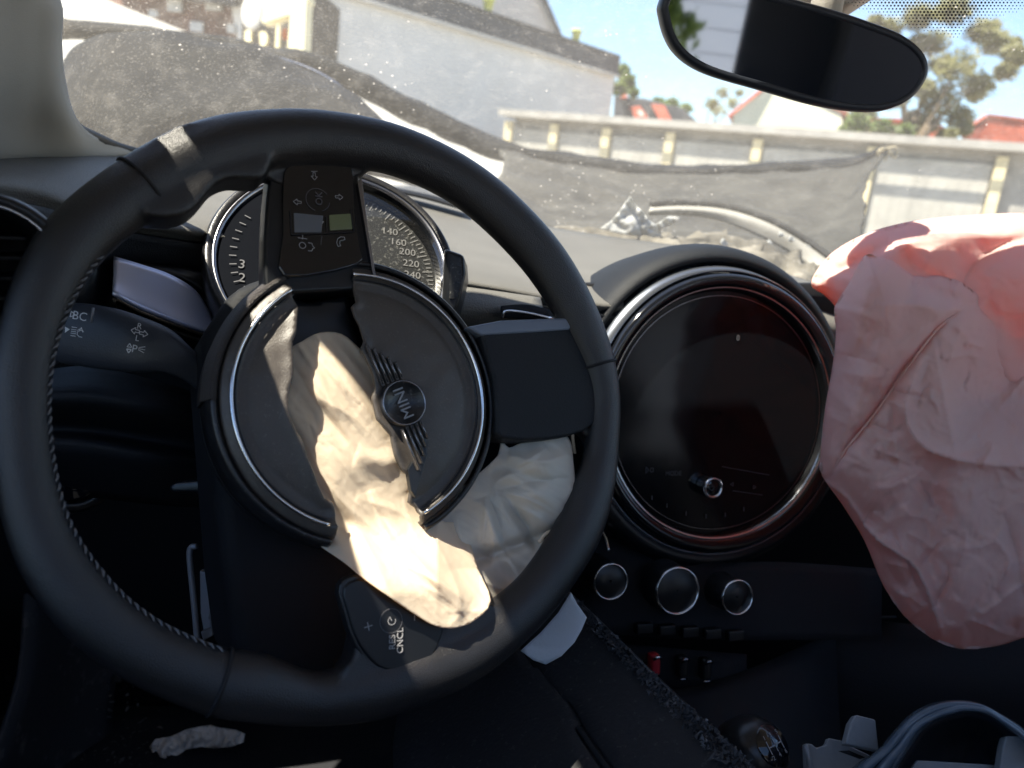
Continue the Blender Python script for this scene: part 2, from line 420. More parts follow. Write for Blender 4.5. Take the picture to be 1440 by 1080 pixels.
for a, b in zip(posts[:-1], posts[1:]):
    wdt = b-a-.22; c = wall0+gd*((a+b)/2)+gn*.012
    d = mesh('garage_door', *box(c+Vector((0, 0, 1.02)), (wdt, .04, 2.0), GAXES), DOOR, garage, smooth=False)
    for k in range(1, int(wdt/.16)):
        pass
    V, F = join([box(c+gd*(-wdt/2+k*.16)+gn*.022+Vector((0, 0, 1.02)), (.03, .006, 1.96), GAXES) for k in range(1, int(wdt/.16)+1)])
    mesh('door_ribs', V, F, DOOR, d, smooth=False, kind='stuff')
# --- big grey wall building with parapet
a0, a1 = Z(865, 106, 4.3), Z(520, 2, 4.3)
bd = (a1-a0); bd.z = 0; bd.normalize(); bn = Vector((bd.y, -bd.x, 0))
if bn.dot(EYE-a0) < 0: bn = -bn
def onwall(px, z):
    r = ray(px, 60); t = (a0-EYE).dot(bn)/r.dot(bn); q = EYE+r*t; return (q-a0).dot(bd)
BL = onwall(432, 2)
BX = (bd, bn, Vector((0, 0, 1)))
a0g = Vector((a0.x, a0.y, 0))
big = thing('grey_building', 'long plain grey rendered building with dark parapet behind the garages', 'building', a0g)
mesh('wall', *box(a0g+bd*(BL/2)-bn*4+Vector((0, 0, 2.15)), (BL, 8, 4.3), BX), PLASTER, big, smooth=False)
mesh('parapet', *box(a0g+bd*(BL/2+.3)-bn*3.97+Vector((0, 0, 4.55)), (BL+.7, 8.1, .5), BX), FASCIA, big, smooth=False)
mesh('gutter', *box(a0g+bd*(BL/2)+bn*.1+Vector((0, 0, 4.27)), (BL, .12, .07), BX), WHITEW, big, smooth=False)
for k in range(int(BL/1.2)):
    mesh('coping_slab', *box(a0g+bd*(.6+k*1.2)-bn*.02+Vector((0, 0, 4.83)), (1.17, .3, .05), BX), FASCIA, big, smooth=False)
# white gable behind it
def wallpt(px, py, back):      # point on a plane parallel to the grey wall, set back
    r = ray(px, py); t = (a0-bn*back-EYE).dot(bn)/r.dot(bn); return EYE+r*t
gb = thing('white_gable_house', 'white gabled house rising behind the dark parapet', 'house', (a0g-bn*7))
P = [wallpt(600, 90, 7), wallpt(812, 110, 7), wallpt(787, 52, 7), wallpt(745, -45, 7), wallpt(600, -60, 7)]
mesh('wall', *prism(P, -bn, 0, 5), WHITEW, gb, smooth=False)
mesh('roof_edge', *tube([wallpt(790, 56, 6.8), wallpt(744, -50, 6.8)], .12, 4), FASCIA, gb, smooth=False)
for i, (px, py) in enumerate(((683, 24), (810, 66))):
    c = a0g+bd*onwall(px, 0)+Vector((0, 0, 4.86))-bn*.02
    f = Frame(c, Vector((0, 0, 1)), up=Vector((0, 1, 0)))
    pt = thing('flower_pot', ('yellow green flower pot on the parapet below the white gable', 'yellow green flower pot on the parapet near its right end')[i], 'pot', c, group='flower pots on the parapet')
    mesh('pot', *lathe(f, 0, 0, [(0.001, 0), (.1, 0), (.13, .24), (.155, .24), (.155, .31), (.13, .31), (.12, .27), (.001, .27)], 16), POT, pt)
# --- leaves and trees
def leaves(cs, n, size, seed):
    rnd = random.Random(seed); V, F = [], []
    for _ in range(n):
        c, rad = rnd.choice(cs)
        while True:
            d = Vector((rnd.uniform(-1, 1), rnd.uniform(-1, 1), rnd.uniform(-1, 1)))
            if .05 < d.length < 1: break
        d *= (.55+.45*rnd.random())
        p = Vector(c)+Vector((d.x*rad[0], d.y*rad[1], d.z*rad[2]))
        a = Vector((rnd.gauss(0, 1), rnd.gauss(0, 1), rnd.gauss(0, 1))).normalized(); b = a.orthogonal().normalized(); s = size*rnd.uniform(.5, 1.3)
        k = len(V); V += [p-a*s, p+b*s*.55, p+a*s, p-b*s*.55]; F.append((k, k+1, k+2, k+3))
    return V, F
def tree(label, base, h, blobs, n, size, leafm, seed, name='leafy_tree', trunk_r=.2, limbs=True):
    t = thing(name, label, 'tree', base); base = Vector(base)
    rnd = random.Random(seed); top = base+Vector((0, 0, h*.55))
    P = [base+Vector((rnd.uniform(-.1, .1)*i, rnd.uniform(-.1, .1)*i, h*.55*i/4)) for i in range(5)]
    mesh('trunk', *tube(P, [trunk_r*(1-.14*i) for i in range(5)], 8), BARK, t)
    if limbs:
        for c, rad in blobs[:8]:
            q = P[3]; mid = (q+Vector(c))/2+Vector((rnd.uniform(-.3, .3), rnd.uniform(-.3, .3), rnd.uniform(0, .4)))
            mesh('limb', *tube([q, mid, Vector(c)], [trunk_r*.4, trunk_r*.25, trunk_r*.08], 6), BARK, t)
    o = mesh('crown', *leaves(blobs, n, size, seed), leafm, t, smooth=False)
    return t
def blobs_px(L, d):   # (px, py, radius in pixels)
    return [(D(x, y, d*(1+random.uniform(-.06, .06))), (r*d/FPX, r*d/FPX, r*d/FPX*.8)) for x, y, r in L]
def gnd(v): return (v.x, v.y, 0)
BT = [(1230, 95, 32), (1215, 150, 26), (1270, 80, 34), (1310, 60, 30), (1345, 95, 36), (1320, 140, 34), (1375, 120, 30), (1300, 175, 26), (1350, 165, 24), (1400, 60, 26), (1415, 100, 22), (1380, 45, 24), (1260, 135, 26), (1210, 180, 18), (1340, 15, 30), (1290, 25, 26), (1425, 75, 18), (1250, 40, 22), (1330, 190, 14), (1180, 165, 16)]
tree('tall olive green tree with airy crown behind the garages on the right', gnd(D(1300, 200, 24)), 7, blobs_px(BT+[(x+random.uniform(-22, 22), y+random.uniform(-18, 18), r*.55) for x, y, r in BT], 24), 30000, .10, LEAFY, 3, trunk_r=.28)
tree('small green bushy tree between the grey wall and red roofs', gnd(D(880, 150, 30)), 4, blobs_px([(875, 100, 12), (882, 115, 12), (870, 125, 12), (890, 130, 8)], 30), 1500, .16, LEAF, 4, limbs=False)
tree('low rounded green tree line crown beyond the red roofs', gnd(D(935, 160, 45)), 4, blobs_px([(905, 148, 8), (925, 145, 10), (945, 147, 12), (965, 152, 10), (912, 152, 10)], 45), 1500, .2, LEAF, 5, limbs=False)
tree('thin bare looking tree beside the cream gable', gnd(D(1012, 170, 26)), 5, blobs_px([(1000, 145, 12), (1015, 130, 14), (1030, 145, 12), (1012, 155, 16), (1040, 130, 8)], 26), 420, .09, LEAFY, 6, trunk_r=.1)
tree('bushy green tree behind the cream gabled house', gnd(D(1215, 180, 19)), 3, blobs_px([(1205, 172, 16), (1240, 180, 16), (1270, 186, 14), (1190, 184, 10)], 19), 2200, .12, LEAF, 8, limbs=False)
# --- houses behind garages
def house(label, pl, d, m, roofm, roof=None, dirx=None, depth=5):
    P = [D(x, y, d) for x, y in pl]
    n = (P[0]+P[1])/2-EYE; n = Vector((n.x, n.y, 0)).normalized()
    h = thing('house', label, 'house', (P[0].x, P[0].y, 0))
    lo = [Vector((P[0].x, P[0].y, 0)), Vector((P[1].x, P[1].y, 0))]
    mesh('wall', *prism([lo[0], lo[1]]+P[1:]+[P[0]], n, 0, depth), m, h, smooth=False)
    for a, b in (roof or []):
        A, B = D(*a, d), D(*b, d); o = (B-A).normalized(); up = o.cross(n).normalized()
        if up.z < 0: up = -up
        mesh('roof', [A-n*.08+up*.0, B-n*.08+up*.0, B+n*depth+up*.0, A+n*depth+up*.0, A-n*.08+up*.09, B-n*.08+up*.09, B+n*depth+up*.09, A+n*depth+up*.09],
             [(0, 1, 2, 3), (4, 7, 6, 5), (0, 4, 5, 1), (1, 5, 6, 2), (2, 6, 7, 3), (3, 7, 4, 0)], roofm, h, smooth=False)
    return h
house('cream gabled house with shallow roof below the mirror', [(1030, 172), (1186, 188), (1183, 158), (1088, 118), (1032, 160)], 22, PLASTER2, ROOFR, [((1026, 166), (1090, 114)), ((1088, 114), (1190, 162))])
hr = house('red and dark tiled roofed house left of the bare tree', [(862, 170), (985, 175), (960, 152), (905, 138), (864, 136)], 32, ROOFD, ROOFD, [])
n_ = Vector((CF.x, CF.y, 0)).normalized()
for pl in ([(884, 150), (900, 149), (912, 166), (893, 166)], [(915, 146), (934, 148), (945, 170), (927, 169)]):
    mesh('red_roof_section', *prism([D(x, y, 31.9) for x, y in pl], n_, -.05, .05), ROOFR, hr, smooth=False)
mesh('roof_window', *prism([D(x, y, 31.7) for x, y in [(896, 155), (902, 155), (906, 163), (899, 163)]], n_, -.05, .05), WHITEW, hr, smooth=False)
mesh('chimney', *prism([D(x, y, 31.7) for x, y in [(873, 118), (880, 118), (881, 138), (874, 138)]], n_, -.2, .5), ROOFR, hr, smooth=False)
house('low red tiled house behind the tall olive tree', [(1220, 196), (1345, 200), (1338, 188), (1300, 172), (1225, 168)], 30, ROOFR, ROOFR, [((1218, 168), (1300, 172)), ((1300, 170), (1348, 192))])
house('red tiled house at the far right edge beyond the garages', [(1352, 200), (1600, 220), (1600, 190), (1440, 172), (1388, 166)], 27, ROOFR, ROOFR, [((1350, 190), (1388, 164)), ((1388, 164), (1600, 190))])
# --- left side buildings
sh = thing('shopfront', 'cream framed shop front with dark opening left of the grey building', 'building', D(400, 80, 13).to_tuple()[:2]+(0,))
nn = Vector((CF.x, CF.y, 0)).normalized()
def pp(name, pl, d, m, par, t0=-.1, t1=.1): return mesh(name, *prism([D(x, y, d) for x, y in pl], nn, t0, t1), m, par, smooth=False)
CREAM = mat('sunlit_cream', (.75, .68, .45), .8, var=.06, vscale=2)
pp('lintel', [(374, -30), (440, -40), (440, 6), (418, 24), (376, 37)], 13, CREAM, sh, -.3, .1)
pp('post', [(417, 20), (438, 4), (434, 90), (411, 90)], 13, CREAM, sh, -.32, .08)
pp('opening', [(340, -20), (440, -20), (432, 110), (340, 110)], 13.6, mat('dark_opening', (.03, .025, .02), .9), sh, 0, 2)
for pl in ([(346, 44), (354, 42), (353, 70), (345, 68)], [(366, 46), (378, 44), (376, 60), (368, 72)], [(390, 34), (395, 30), (393, 70), (388, 72)]):
    pp('baluster', pl, 13.3, CREAM, sh, -.05, .05)
pp('awning_scrap', [(397, 45), (402, 40), (404, 56), (398, 55)], 13.4, mat('orange', (.6, .16, .04), .7), sh, -.05, .05)
f = Frame(D(355, 16, 12), -CF)
sg = thing('round_sign', 'pale round sign beside the cream shop lintel', 'sign', D(355, 16, 12).to_tuple())
mesh('disc', *lathe(f, 0, 0, [(.001, .03), (.26, .03), (.29, .02), (.29, -.03), (.001, -.03)], 32, sx=.55), WHITEW, sg)
mesh('bracket', *tube([f.W(0, 0, -.03), f.W(.1, -.1, -.8)], .03, 6), FASCIA, sg)
db = thing('brick_building', 'dark brick building with pale windows at the upper left', 'building', D(250, 60, 16).to_tuple()[:2]+(0,))
pp('wall', [(130, 160), (345, 160), (350, 30), (330, -60), (140, -60)], 17, SKIRT, db, 0, 4)
pp('roof', [(140, -60), (340, -60), (335, 8), (250, -4), (180, -14)], 16.7, ROOFD, db, -.2, 5)
for x, y, a, b in ((236, -6, 20, 22), (290, -4, 22, 18), (268, 30, 18, 14), (320, 34, 12, 12), (210, 14, 12, 10)):
    wdw = pp('window', [(x, y), (x+a, y+a*.1), (x+a, y+b+a*.1), (x, y+b)], 16.95, WHITEW, db, -.04, .04)
pw = thing('pale_wall', 'sunlit white sloping wall crossing behind the buckled bonnet', 'wall', D(180, 60, 8).to_tuple()[:2]+(0,))
pp('wall', [(76, -60), (130, -8), (300, 60), (440, 108), (620, 190), (800, 240), (620, 260), (76, 260)], 8.5, WHITEW, pw, 0, .3)
# ================================================================== THE BONNET
bon = thing('buckled_bonnet', 'buckled black car bonnet arching up outside the dusty windscreen', 'bonnet', Y(500, 250, 1.8))
rows = [[Y(70, 205, 1.35), Y(110, 215, 1.35), Y(190, 225, 1.35), Y(300, 230, 1.35), Y(420, 240, 1.35), Y(520, 250, 1.35), Y(600, 262, 1.35)],
        [Y(72, 150, 1.42), Y(105, 150, 1.42), Y(190, 140, 1.42), Y(300, 140, 1.42), Y(420, 150, 1.42), Y(510, 175, 1.42), Y(590, 232, 1.42)],
        [Y(80, 108, 1.55), Y(108, 82, 1.56), Y(190, 62, 1.58), Y(300, 70, 1.58), Y(405, 92, 1.58), Y(480, 128, 1.56), Y(560, 200, 1.5)],
        [Y(84, 100, 1.62), Y(112, 73, 1.64), Y(192, 52, 1.68), Y(300, 62, 1.68), Y(400, 84, 1.68), Y(474, 118, 1.64), Y(552, 190, 1.6)],
        [Y(90, 112, 1.8), Y(115, 90, 1.85), Y(195, 70, 1.9), Y(300, 80, 1.9), Y(400, 100, 1.9), Y(470, 135, 1.85), Y(545, 205, 1.8)]]
mesh('raised_panel', *rough(loft(rows, 9, 8), .012, 5.0, 2), PAINTB, bon, solid=.004)
mesh('panel_edge', *tube(cr([r for r in rows[3]], 6), .0035, 6), CHROMED, bon)
band = [(60, 40, 2.3), (165, 50, 2.3), (300, 66, 2.3), (400, 84, 2.3), (452, 98, 2.3), (520, 128, 2.3), (600, 168, 2.3), (700, 212, 2.25), (800, 232, 2.2), (900, 243, 2.1), (1000, 246, 2.0), (1120, 240, 1.9), (1200, 232, 1.8), (1245, 214, 1.75)]
hb = [8, 8, 9, 10, 12, 14, 13, 11, 10, 8, 7, 6, 5, 3]
rws = [[Y(x, y-h*1.0, d+.05) for (x, y, d), h in zip(band, hb)], [Y(x, y-h*.6, d-.02) for (x, y, d), h in zip(band, hb)], [Y(x, y+h*.5, d-.02) for (x, y, d), h in zip(band, hb)], [Y(x, y+h, d+.03) for (x, y, d), h in zip(band, hb)]]
mesh('front_edge', *rough(loft(rws, 9, 3), .008, 7.0, 6), PAINTB, bon, solid=.01)
# sagging under-sheet of the bonnet
top = [(700, 214, 2.2), (800, 236, 2.15), (900, 248, 2.05), (1000, 250, 1.95), (1120, 245, 1.85), (1200, 236, 1.75), (1243, 216, 1.7)]
bot = [(680, 300, 1.35), (780, 330, 1.3), (900, 350, 1.25), (1000, 365, 1.2), (1100, 380, 1.15), (1160, 385, 1.12), (1180, 372, 1.12)]
def mix(a, b, t, s=0): return tuple(a[i]*(1-t)+b[i]*t for i in range(3))
rws = []
for k, t in enumerate((0, .2, .45, .7, 1)):
    rws.append([Y(*(lambda q: (q[0]+(12*math.sin(i*1.7+k) if 0 < k < 4 else 0), q[1]+(5*math.cos(i*2.1+k*1.3) if 0 < k < 4 else 0), q[2]))(mix(a, b, t))) for i, (a, b) in enumerate(zip(top, bot))])
mesh('liner', *rough(loft(rws, 12, 10), .022, 6.0, 4, (0, -.9, .3)), MATTB, bon, solid=.006)
mesh('side_flap', *prism([Y(*q) for q in [(1243, 216, 1.7), (1200, 268, 1.6), (1165, 365, 1.35), (1120, 372, 1.4), (1170, 300, 1.6)]], Vector((.3, -.9, .2)), -.003, .003), MATTB, bon, smooth=False)
tie = thing('wire_tie', 'twisted pale wire tie at the right end of the bonnet edge', 'wire', Y(1245, 214, 1.7))
P = [Y(1232, 226, 1.7), Y(1236, 212, 1.68), Y(1246, 208, 1.7), Y(1252, 216, 1.72), Y(1240, 222, 1.69), Y(1236, 214, 1.7), Y(1256, 207, 1.7), Y(1262, 212, 1.7), Y(1258, 222, 1.7), Y(1250, 214, 1.7), Y(1244, 226, 1.7)]
mesh('wire', *tube([Vector(q) for q in cr(P, 5)], .003, 5), mat('tie_wire', (.35, .3, .2), .6), tie)
# cowl, wiper and debris under the glass
cowl = thing('cowl_strip', 'grey curved cowl strip along the windscreen base', 'trim', Y(1040, 300, 1.25))
c0 = [(915, 290, 1.25), (960, 288, 1.25), (1020, 293, 1.23), (1080, 312, 1.2), (1130, 340, 1.17), (1170, 368, 1.13)]
c1 = [(913, 303, 1.24), (960, 303, 1.24), (1010, 310, 1.22), (1065, 332, 1.19), (1115, 358, 1.16), (1150, 382, 1.12)]
mesh('strip', *loft([[Y(*q) for q in c0], [Y(x-2, y+6, d-.015) for x, y, d in c0], [Y(*q) for q in c1]], 6, 4), mat('cowl_grey', (.30, .29, .26), .45, var=.2, vscale=15), cowl, solid=.004)
mesh('rubber_lip', *tube([Vector(q) for q in cr([Y(x, y-4, d) for x, y, d in c0], 6)], .006, 6), RUBBER, cowl)
mesh('lower_tray', *rough(loft([[Y(770, 326, 1.18), Y(900, 335, 1.2), Y(1000, 335, 1.2), Y(1080, 345, 1.16), Y(1160, 385, 1.12)], [Y(770, 345, 1.06), Y(900, 360, 1.06), Y(1000, 375, 1.05), Y(1080, 390, 1.04), Y(1170, 420, 1.0)]], 12, 12), .02, 22, 3), mat('tray', (.12, .11, .09), .9, var=.8, vscale=14, dust=.5, dscale=50), cowl, solid=.004)
def scrap(name, label, outline, fn, step, m, cat, th=.0012, seed=1, amp=.006, sc=25):
    r = thing(name, label, cat, fn(*outline[0], 0))
    V, F = patch(outline, step, lambda x, y, h: fn(x, y, amp*crumple(x/FPX*1, y/FPX*1, sc, seed)))
    mesh('sheet', V, F, m, r, solid=th, off=0); return r
scrap('plastic_scrap', 'torn whitish clear plastic scrap at the windscreen base', [(843, 322), (860, 310), (872, 296), (880, 284), (886, 276), (893, 288), (903, 296), (912, 309), (922, 316), (940, 304), (957, 306), (945, 316), (930, 322), (930, 333), (912, 335), (880, 330)], lambda x, y, h: Y(x, y, 1.13+h), 3, POLY, 'plastic scrap', amp=.02, sc=40)
for i, (x, y, s) in enumerate(((1113, 336, 5), (1098, 330, 4), (1136, 352, 9), (1018, 342, 7), (1082, 342, 5))):
    scrap('plastic_shard', ('small white shard on the curved cowl strip', 'tiny white shard left on the cowl strip', 'largest white shard low on the cowl near the airbag', 'white shard on the cowl tray left of the strip', 'small pale shard under the cowl strip')[i],
          [(x-s, y+s*.6), (x-s*.3, y-s), (x+s*.4, y-s*.6), (x+s, y+s*.5), (x, y+s*.9)], lambda a, b, h: Y(a, b, 1.15+h), 2.5, POLY, 'plastic shard', amp=.008, sc=80, seed=i)
# ================================================================== CAR SHELL
# windscreen, laid as one curved pane
wb = [(-260, 260, .62), (30, 225, .80), (190, 216, .95), (400, 252, 1.07), (650, 300, 1.13), (900, 345, 1.10), (1150, 410, 1.0), (1350, 440, .88), (1750, 560, .62)]
WB = [Y(*q) for q in wb]
wsg = thing('windscreen', 'dusty speckled windscreen glass across the front of the car', 'windscreen', WB[4])
HZ = 1.05+.36
WT = []
for i, b in enumerate(WB):
    t = (i-4)/4; WT.append(Vector((b.x*.86+.03, .33-.06*t*t, HZ+.03)))
rws = [WB, [b*.5+t*.5+Vector((0, .035, .02)) for b, t in zip(WB, WT)], WT]
mesh('pane', *loft(rws, 6, 8), WSG, wsg)
# black ceramic border along base-left corner
fritP = [Y(*q) for q in ((66, -70, .60), (72, 0, .62), (80, 100, .68), (98, 168, .75), (135, 192, .84), (192, 213, .93), (300, 232, .99))]
FRIT = mat('frit', (.012, .012, .014), .5)
mesh('ceramic_border', *tube([Vector(q) for q in cr(fritP, 8)], [.0045]*49, 6), FRIT, wsg)
# dotted shade strip behind the mirror (flat print on the pane)
dotfr = Frame(D(1320, 10, .62), -CF)
V, F = [], []
dots = [(1184, 0), (1215, -30), (1500, -40), (1455, 12), (1400, 24), (1372, 38), (1345, 54), (1300, 45), (1245, 27), (1205, 12)]
parts = []; yy = -36; rr = 0
while yy < 56:
    xx = 1180+(2.6 if rr % 2 else 0)
    while xx < 1470:
        if inside((xx, yy), dots):
            e = min(1, min(seg_dist(xx, yy, dots[3:]+[dots[0]])[0], 40)/26); s = (.7+1.15*e)*.62/FPX
            a, b = dotfr.loc(xx, yy); k = 6
            parts.append(([dotfr.W(a+s*math.cos(q*math.pi/3), b+s*math.sin(q*math.pi/3)) for q in range(6)], [(0, 1, 2, 3, 4, 5)]))
        xx += 5.2
    yy += 4.4; rr += 1
mesh('printed_dots', *join(parts), FRIT, wsg, smooth=False, kind='stuff')
# left A pillar trim
pil = thing('pillar_trim', 'beige grained pillar trim at the left of the windscreen', 'pillar trim', Y(60, 210, .75))
rws = []
for k, (yy, yb) in enumerate(((-140, .50), (-60, .53), (0, .56), (60, .59), (110, .62), (165, .67))):
    e = (-50, 20, 74, 77, 82, 98)[k]
    rws.append([Y(-260, yy+20, yb-.36), Y(-120, yy+14, yb-.22), Y(-20, yy+6, yb-.09), Y(34, yy+2, yb-.03), Y(e-12, yy, yb), Y(e+1, yy-2, yb+.035)])
rws.append([Y(-260, 225, .36), Y(-120, 222, .50), Y(-20, 217, .62), Y(40, 212, .70), Y(110, 212, .80), Y(135, 194, .845)])
rws.append([Y(-260, 236, .36), Y(-120, 232, .50), Y(-20, 222, .66), Y(60, 218, .76), Y(130, 217, .85), Y(196, 217, .945)])
mesh('trim', *loft(rws, 5, 5), BEIGE, pil, solid=.004)
rws = []
for a in ((-.175, .555, .075), (-.22, .49, .16), (-.27, .42, .26), (-.33, .345, .355)):
    p = EYE+Vector(a); rws.append([p+Vector((0, 0, 0)), p+Vector((-.05, -.04, .01)), p+Vector((-.13, -.14, .01)), p+Vector((-.2, -.3, 0))])
mesh('upper_trim', *loft(rws, 4, 4), BEIGE, pil, solid=.004)  # pillar carried on out of view, its edge shaped to bound the sun patch
# roof, doors, floor, tail: the body around the cabin
body = thing('car_cabin', 'dark car cabin with headliner doors floor and rear hatch around the driver', 'car cabin', (0.3, -.2, .3), kind='structure')
roofz = HZ
FRONT = .335
def roof_sheet(nm, xs, ys, m=LINER):
    r = [[Vector((x, y, roofz+.05*(1-((x-.3)/.85)**2))) for x in xs] for y in ys]
    mesh(nm, *loft(r, 4, 4), m, body, solid=.03, off=1)
roof_sheet('headliner', (-.62, -.42, -.2, .1, .4, .7, 1.0, 1.15), (FRONT, .2, 0, -.2))
roof_sheet('headliner', (-.62, -.42, -.2, .1, .4, .7, 1.0, 1.15), (-.98, -1.2, -1.45))  # gap left in the roof, added to let fill light into the cabin
roof_sheet('roof_frame', (-.62, -.5, -.36), (-.2, -.6, -.98)); roof_sheet('roof_frame', (.96, 1.05, 1.15), (-.2, -.6, -.98))
def slid(x, y, k=1.0, y0=.30):
    """a point of the shade edge at roof height, brought down along the sun's rays to the sloping frame of the cabin"""
    p = Vector((x, y, EYE.z+.36)); dz = max(0, (y-y0))*k; return p-SUN*(dz/SUN.z)
mesh('roof_rail_shade', *loft([[slid(-.33, y), slid(-.38, y), slid(-.50, y), slid(-.70, y)] for y in (.30, .40, .50, .60)], 3, 3), LINER, body, solid=.02, off=1)  # unseen occluder added to keep sun off the left rim
DARK = mat('cabin_dark', (.02, .02, .024), .8)
mesh('floor', *box((.3, -.2, .22), (1.6, 3.2, .04)), CARPET, body, smooth=False)
mesh('firewall', *box((.3, 1.16, .55), (1.7, .04, .72)), DARK, body, smooth=False)
mesh('left_door', *box((-.50, -.1, .55), (.05, 2.4, .64)), DARK, body, smooth=False)
mesh('door_corner_shade', *box((-.505, .70, .70), (.04, .9, .66)), DARK, body, smooth=False)  # unseen block added to keep side sun out of the footwell
mesh('fender_corner_shade', *box((-.535, .88, .87), (.02, .55, .98)), DARK, body, smooth=False)  # unseen tall block added to shade the footwell floor
mesh('right_door', *box((1.12, -.1, .55), (.05, 2.4, .64)), DARK, body, smooth=False)
mesh('left_post', *box((-.46, -.42, 1.15), (.05, .14, .6)), DARK, body, smooth=False)
mesh('right_post', *box((1.07, -.42, 1.15), (.05, .14, .6)), DARK, body, smooth=False)
mesh('tailgate', *box((.3, -1.5, .50), (1.5, .05, .75)), DARK, body, smooth=False)
mesh('rear_quarter', *box((.90, -1.42, 1.15), (.58, .05, .60)), DARK, body, smooth=False)
mesh('rear_header', *box((.3, -1.42, 1.40), (1.5, .05, .14)), LINER, body, smooth=False)
mesh('rear_quarter', *box((-.30, -1.42, 1.15), (.40, .05, .60)), LINER, body, smooth=False)
for x in (-.38, .98):
    mesh('rear_pillar', *box((x, -1.35, 1.15), (.22, .3, .6)), DARK, body, smooth=False)
#@SHADE
def visor(pts, label):  # unseen visors added, outlines cut to shape the sun patches on the wheel
    P = [slid(x, y, .45, .30)-Vector((0, 0, .012)) for x, y in pts]
    v = thing('added_shade_visor', label, 'light blocker', P[0], group='added light blockers'); n = (P[1]-P[0]).cross(P[2]-P[0]).normalized()
    mesh('flap', *prism(P, n, -.008, .008), LINER, v, bevel=.006, bseg=3)
    mesh('hinge_rod', *tube([P[0], P[-1]], .005, 8), GREYP, v)
visor([(-.185, .15), (-.185, .40), (-.20, .43), (-.232, .465), (-.232, .515), (-.10, .55), (-.085, .615), (.18, .615), (.185, .15)], 'beige visor added out of view to shade the steering wheel')
visor([(.182, .15), (.178, .55), (.40, .55), (.80, .52), (.86, .15)], 'beige visor added out of view to shade the passenger airbag')
# ================================================================== DASHBOARD
dash = thing('dashboard', 'dark grained dashboard lit by the sun along its top', 'dashboard', (.35, .9, .8))
far = [(-220, 190, .66), (-60, 205, .74), (100, 212, .84), (190, 217, .94), (370, 246, 1.04), (513, 257, 1.10), (650, 290, 1.10), (780, 320, 1.08), (900, 338, 1.05), (1020, 356, 1.02), (1140, 396, .95), (1240, 420, .88), (1500, 470, .8)]
mid = [(-220, 215, .5), (-60, 225, .56), (80, 238, .66), (180, 255, .76), (340, 282, .82), (500, 305, .86), (620, 335, .86), (760, 362, .85), (880, 374, .85), (1020, 380, .85), (1140, 410, .82), (1250, 440, .80), (1500, 500, .7)]
lip = [(-220, 235, .42), (-60, 245, .46), (60, 262, .54), (165, 300, .60), (300, 318, .63), (450, 350, .65), (560, 372, .66), (700, 396, .67), (850, 420, .68), (1000, 420, .70), (1140, 440, .71), (1260, 480, .71), (1500, 560, .6)]
l2 = [(-220, 262, .41), (-60, 275, .45), (50, 290, .53), (165, 322, .59), (300, 345, .62), (450, 380, .64), (560, 395, .65), (700, 416, .66), (850, 440, .67), (1000, 450, .69), (1140, 470, .70), (1260, 510, .70), (1500, 590, .59)]
l3 = [(-220, 330, .42), (-60, 340, .46), (60, 350, .54), (165, 366, .60), (300, 386, .63), (450, 420, .65), (560, 435, .66), (700, 448, .67), (850, 470, .68), (1000, 490, .71), (1140, 520, .72), (1260, 560, .72), (1500, 640, .6)]
l4 = [(x, y+14, d+.06) for x, y, d in l3]
mesh('top_pad', *loft([[Y(*q) for q in r] for r in (far, mid, lip, l2)], 6, 6), DASH, dash, solid=.006)
mesh('front_lip', *loft([[Y(*q) for q in r] for r in (l2, l3, l4)], 6, 5), DASHF, dash, solid=.006)
lo = [[Y(x, y, d) for x in (-220, -60, 60, 165, 300, 450, 600, 700, 850, 1000, 1140, 1260, 1500)] for y, d in ((400, .72), (520, .74), (640, .75), (760, .78), (900, .84), (1010, .98))]
mesh('lower_panel', *loft(lo, 3, 4), SOFT, dash, solid=.006)
# defroster slot
mesh('defroster_slot', *loft([[Y(530, 262, 1.06), Y(600, 276, 1.06), Y(660, 293, 1.05)], [Y(540, 268, 1.02), Y(600, 281, 1.02), Y(655, 297, 1.01)]], 5, 2), SOFT, dash, solid=-.003)
# windscreen-side strip with dust
# driver side inlay, its lavender tint standing in for reflected sky
inl = [[Y(x, y, d-.045) for x, y, d in r] for r in (
    [(160, 360, .630), (200, 372, .633), (240, 386, .637), (275, 408, .641), (296, 440, .644)],
    [(160, 390, .622), (200, 405, .625), (240, 422, .629), (275, 438, .633), (300, 455, .636)],
    [(160, 412, .613), (200, 434, .616), (240, 450, .620), (275, 462, .624), (304, 470, .628)])]
mesh('inlay', *loft(inl, 5, 4), LAV, dash, solid=.003)
mesh('inlay_upper', *loft([[Y(205, 360, .66), Y(250, 364, .66), Y(310, 372, .66)], [Y(222, 366, .655), Y(260, 376, .655), Y(312, 390, .655)]], 5, 2), LAV, dash, solid=.002)
mesh('inlay_hood', *loft([[Y(150, 352, .61), Y(200, 358, .61), Y(250, 372, .61), Y(300, 388, .61)], [Y(150, 360, .595), Y(205, 374, .598), Y(260, 392, .602), Y(304, 420, .606)], [Y(150, 368, .61), Y(205, 380, .61), Y(262, 402, .61), Y(306, 440, .61)]], 5, 4), SATIN, dash, solid=.003)
mesh('inlay_side', *loft([[Y(100, 330, .58), Y(140, 335, .59), Y(160, 340, .61)], [Y(95, 400, .57), Y(140, 400, .58), Y(163, 405, .61)], [Y(90, 480, .57), Y(140, 480, .58), Y(164, 470, .61)]], 4, 4), SATIN, dash, solid=.003)
mesh('inlay_sill', *loft([[Y(158, 408, .64), Y(200, 430, .64), Y(245, 448, .64), Y(300, 464, .64)], [Y(155, 425, .61), Y(200, 447, .61), Y(245, 464, .61), Y(300, 482, .61)], [Y(155, 470, .62), Y(200, 480, .62), Y(245, 490, .62), Y(300, 500, .62)]], 5, 4), SATIN, dash, solid=.003)
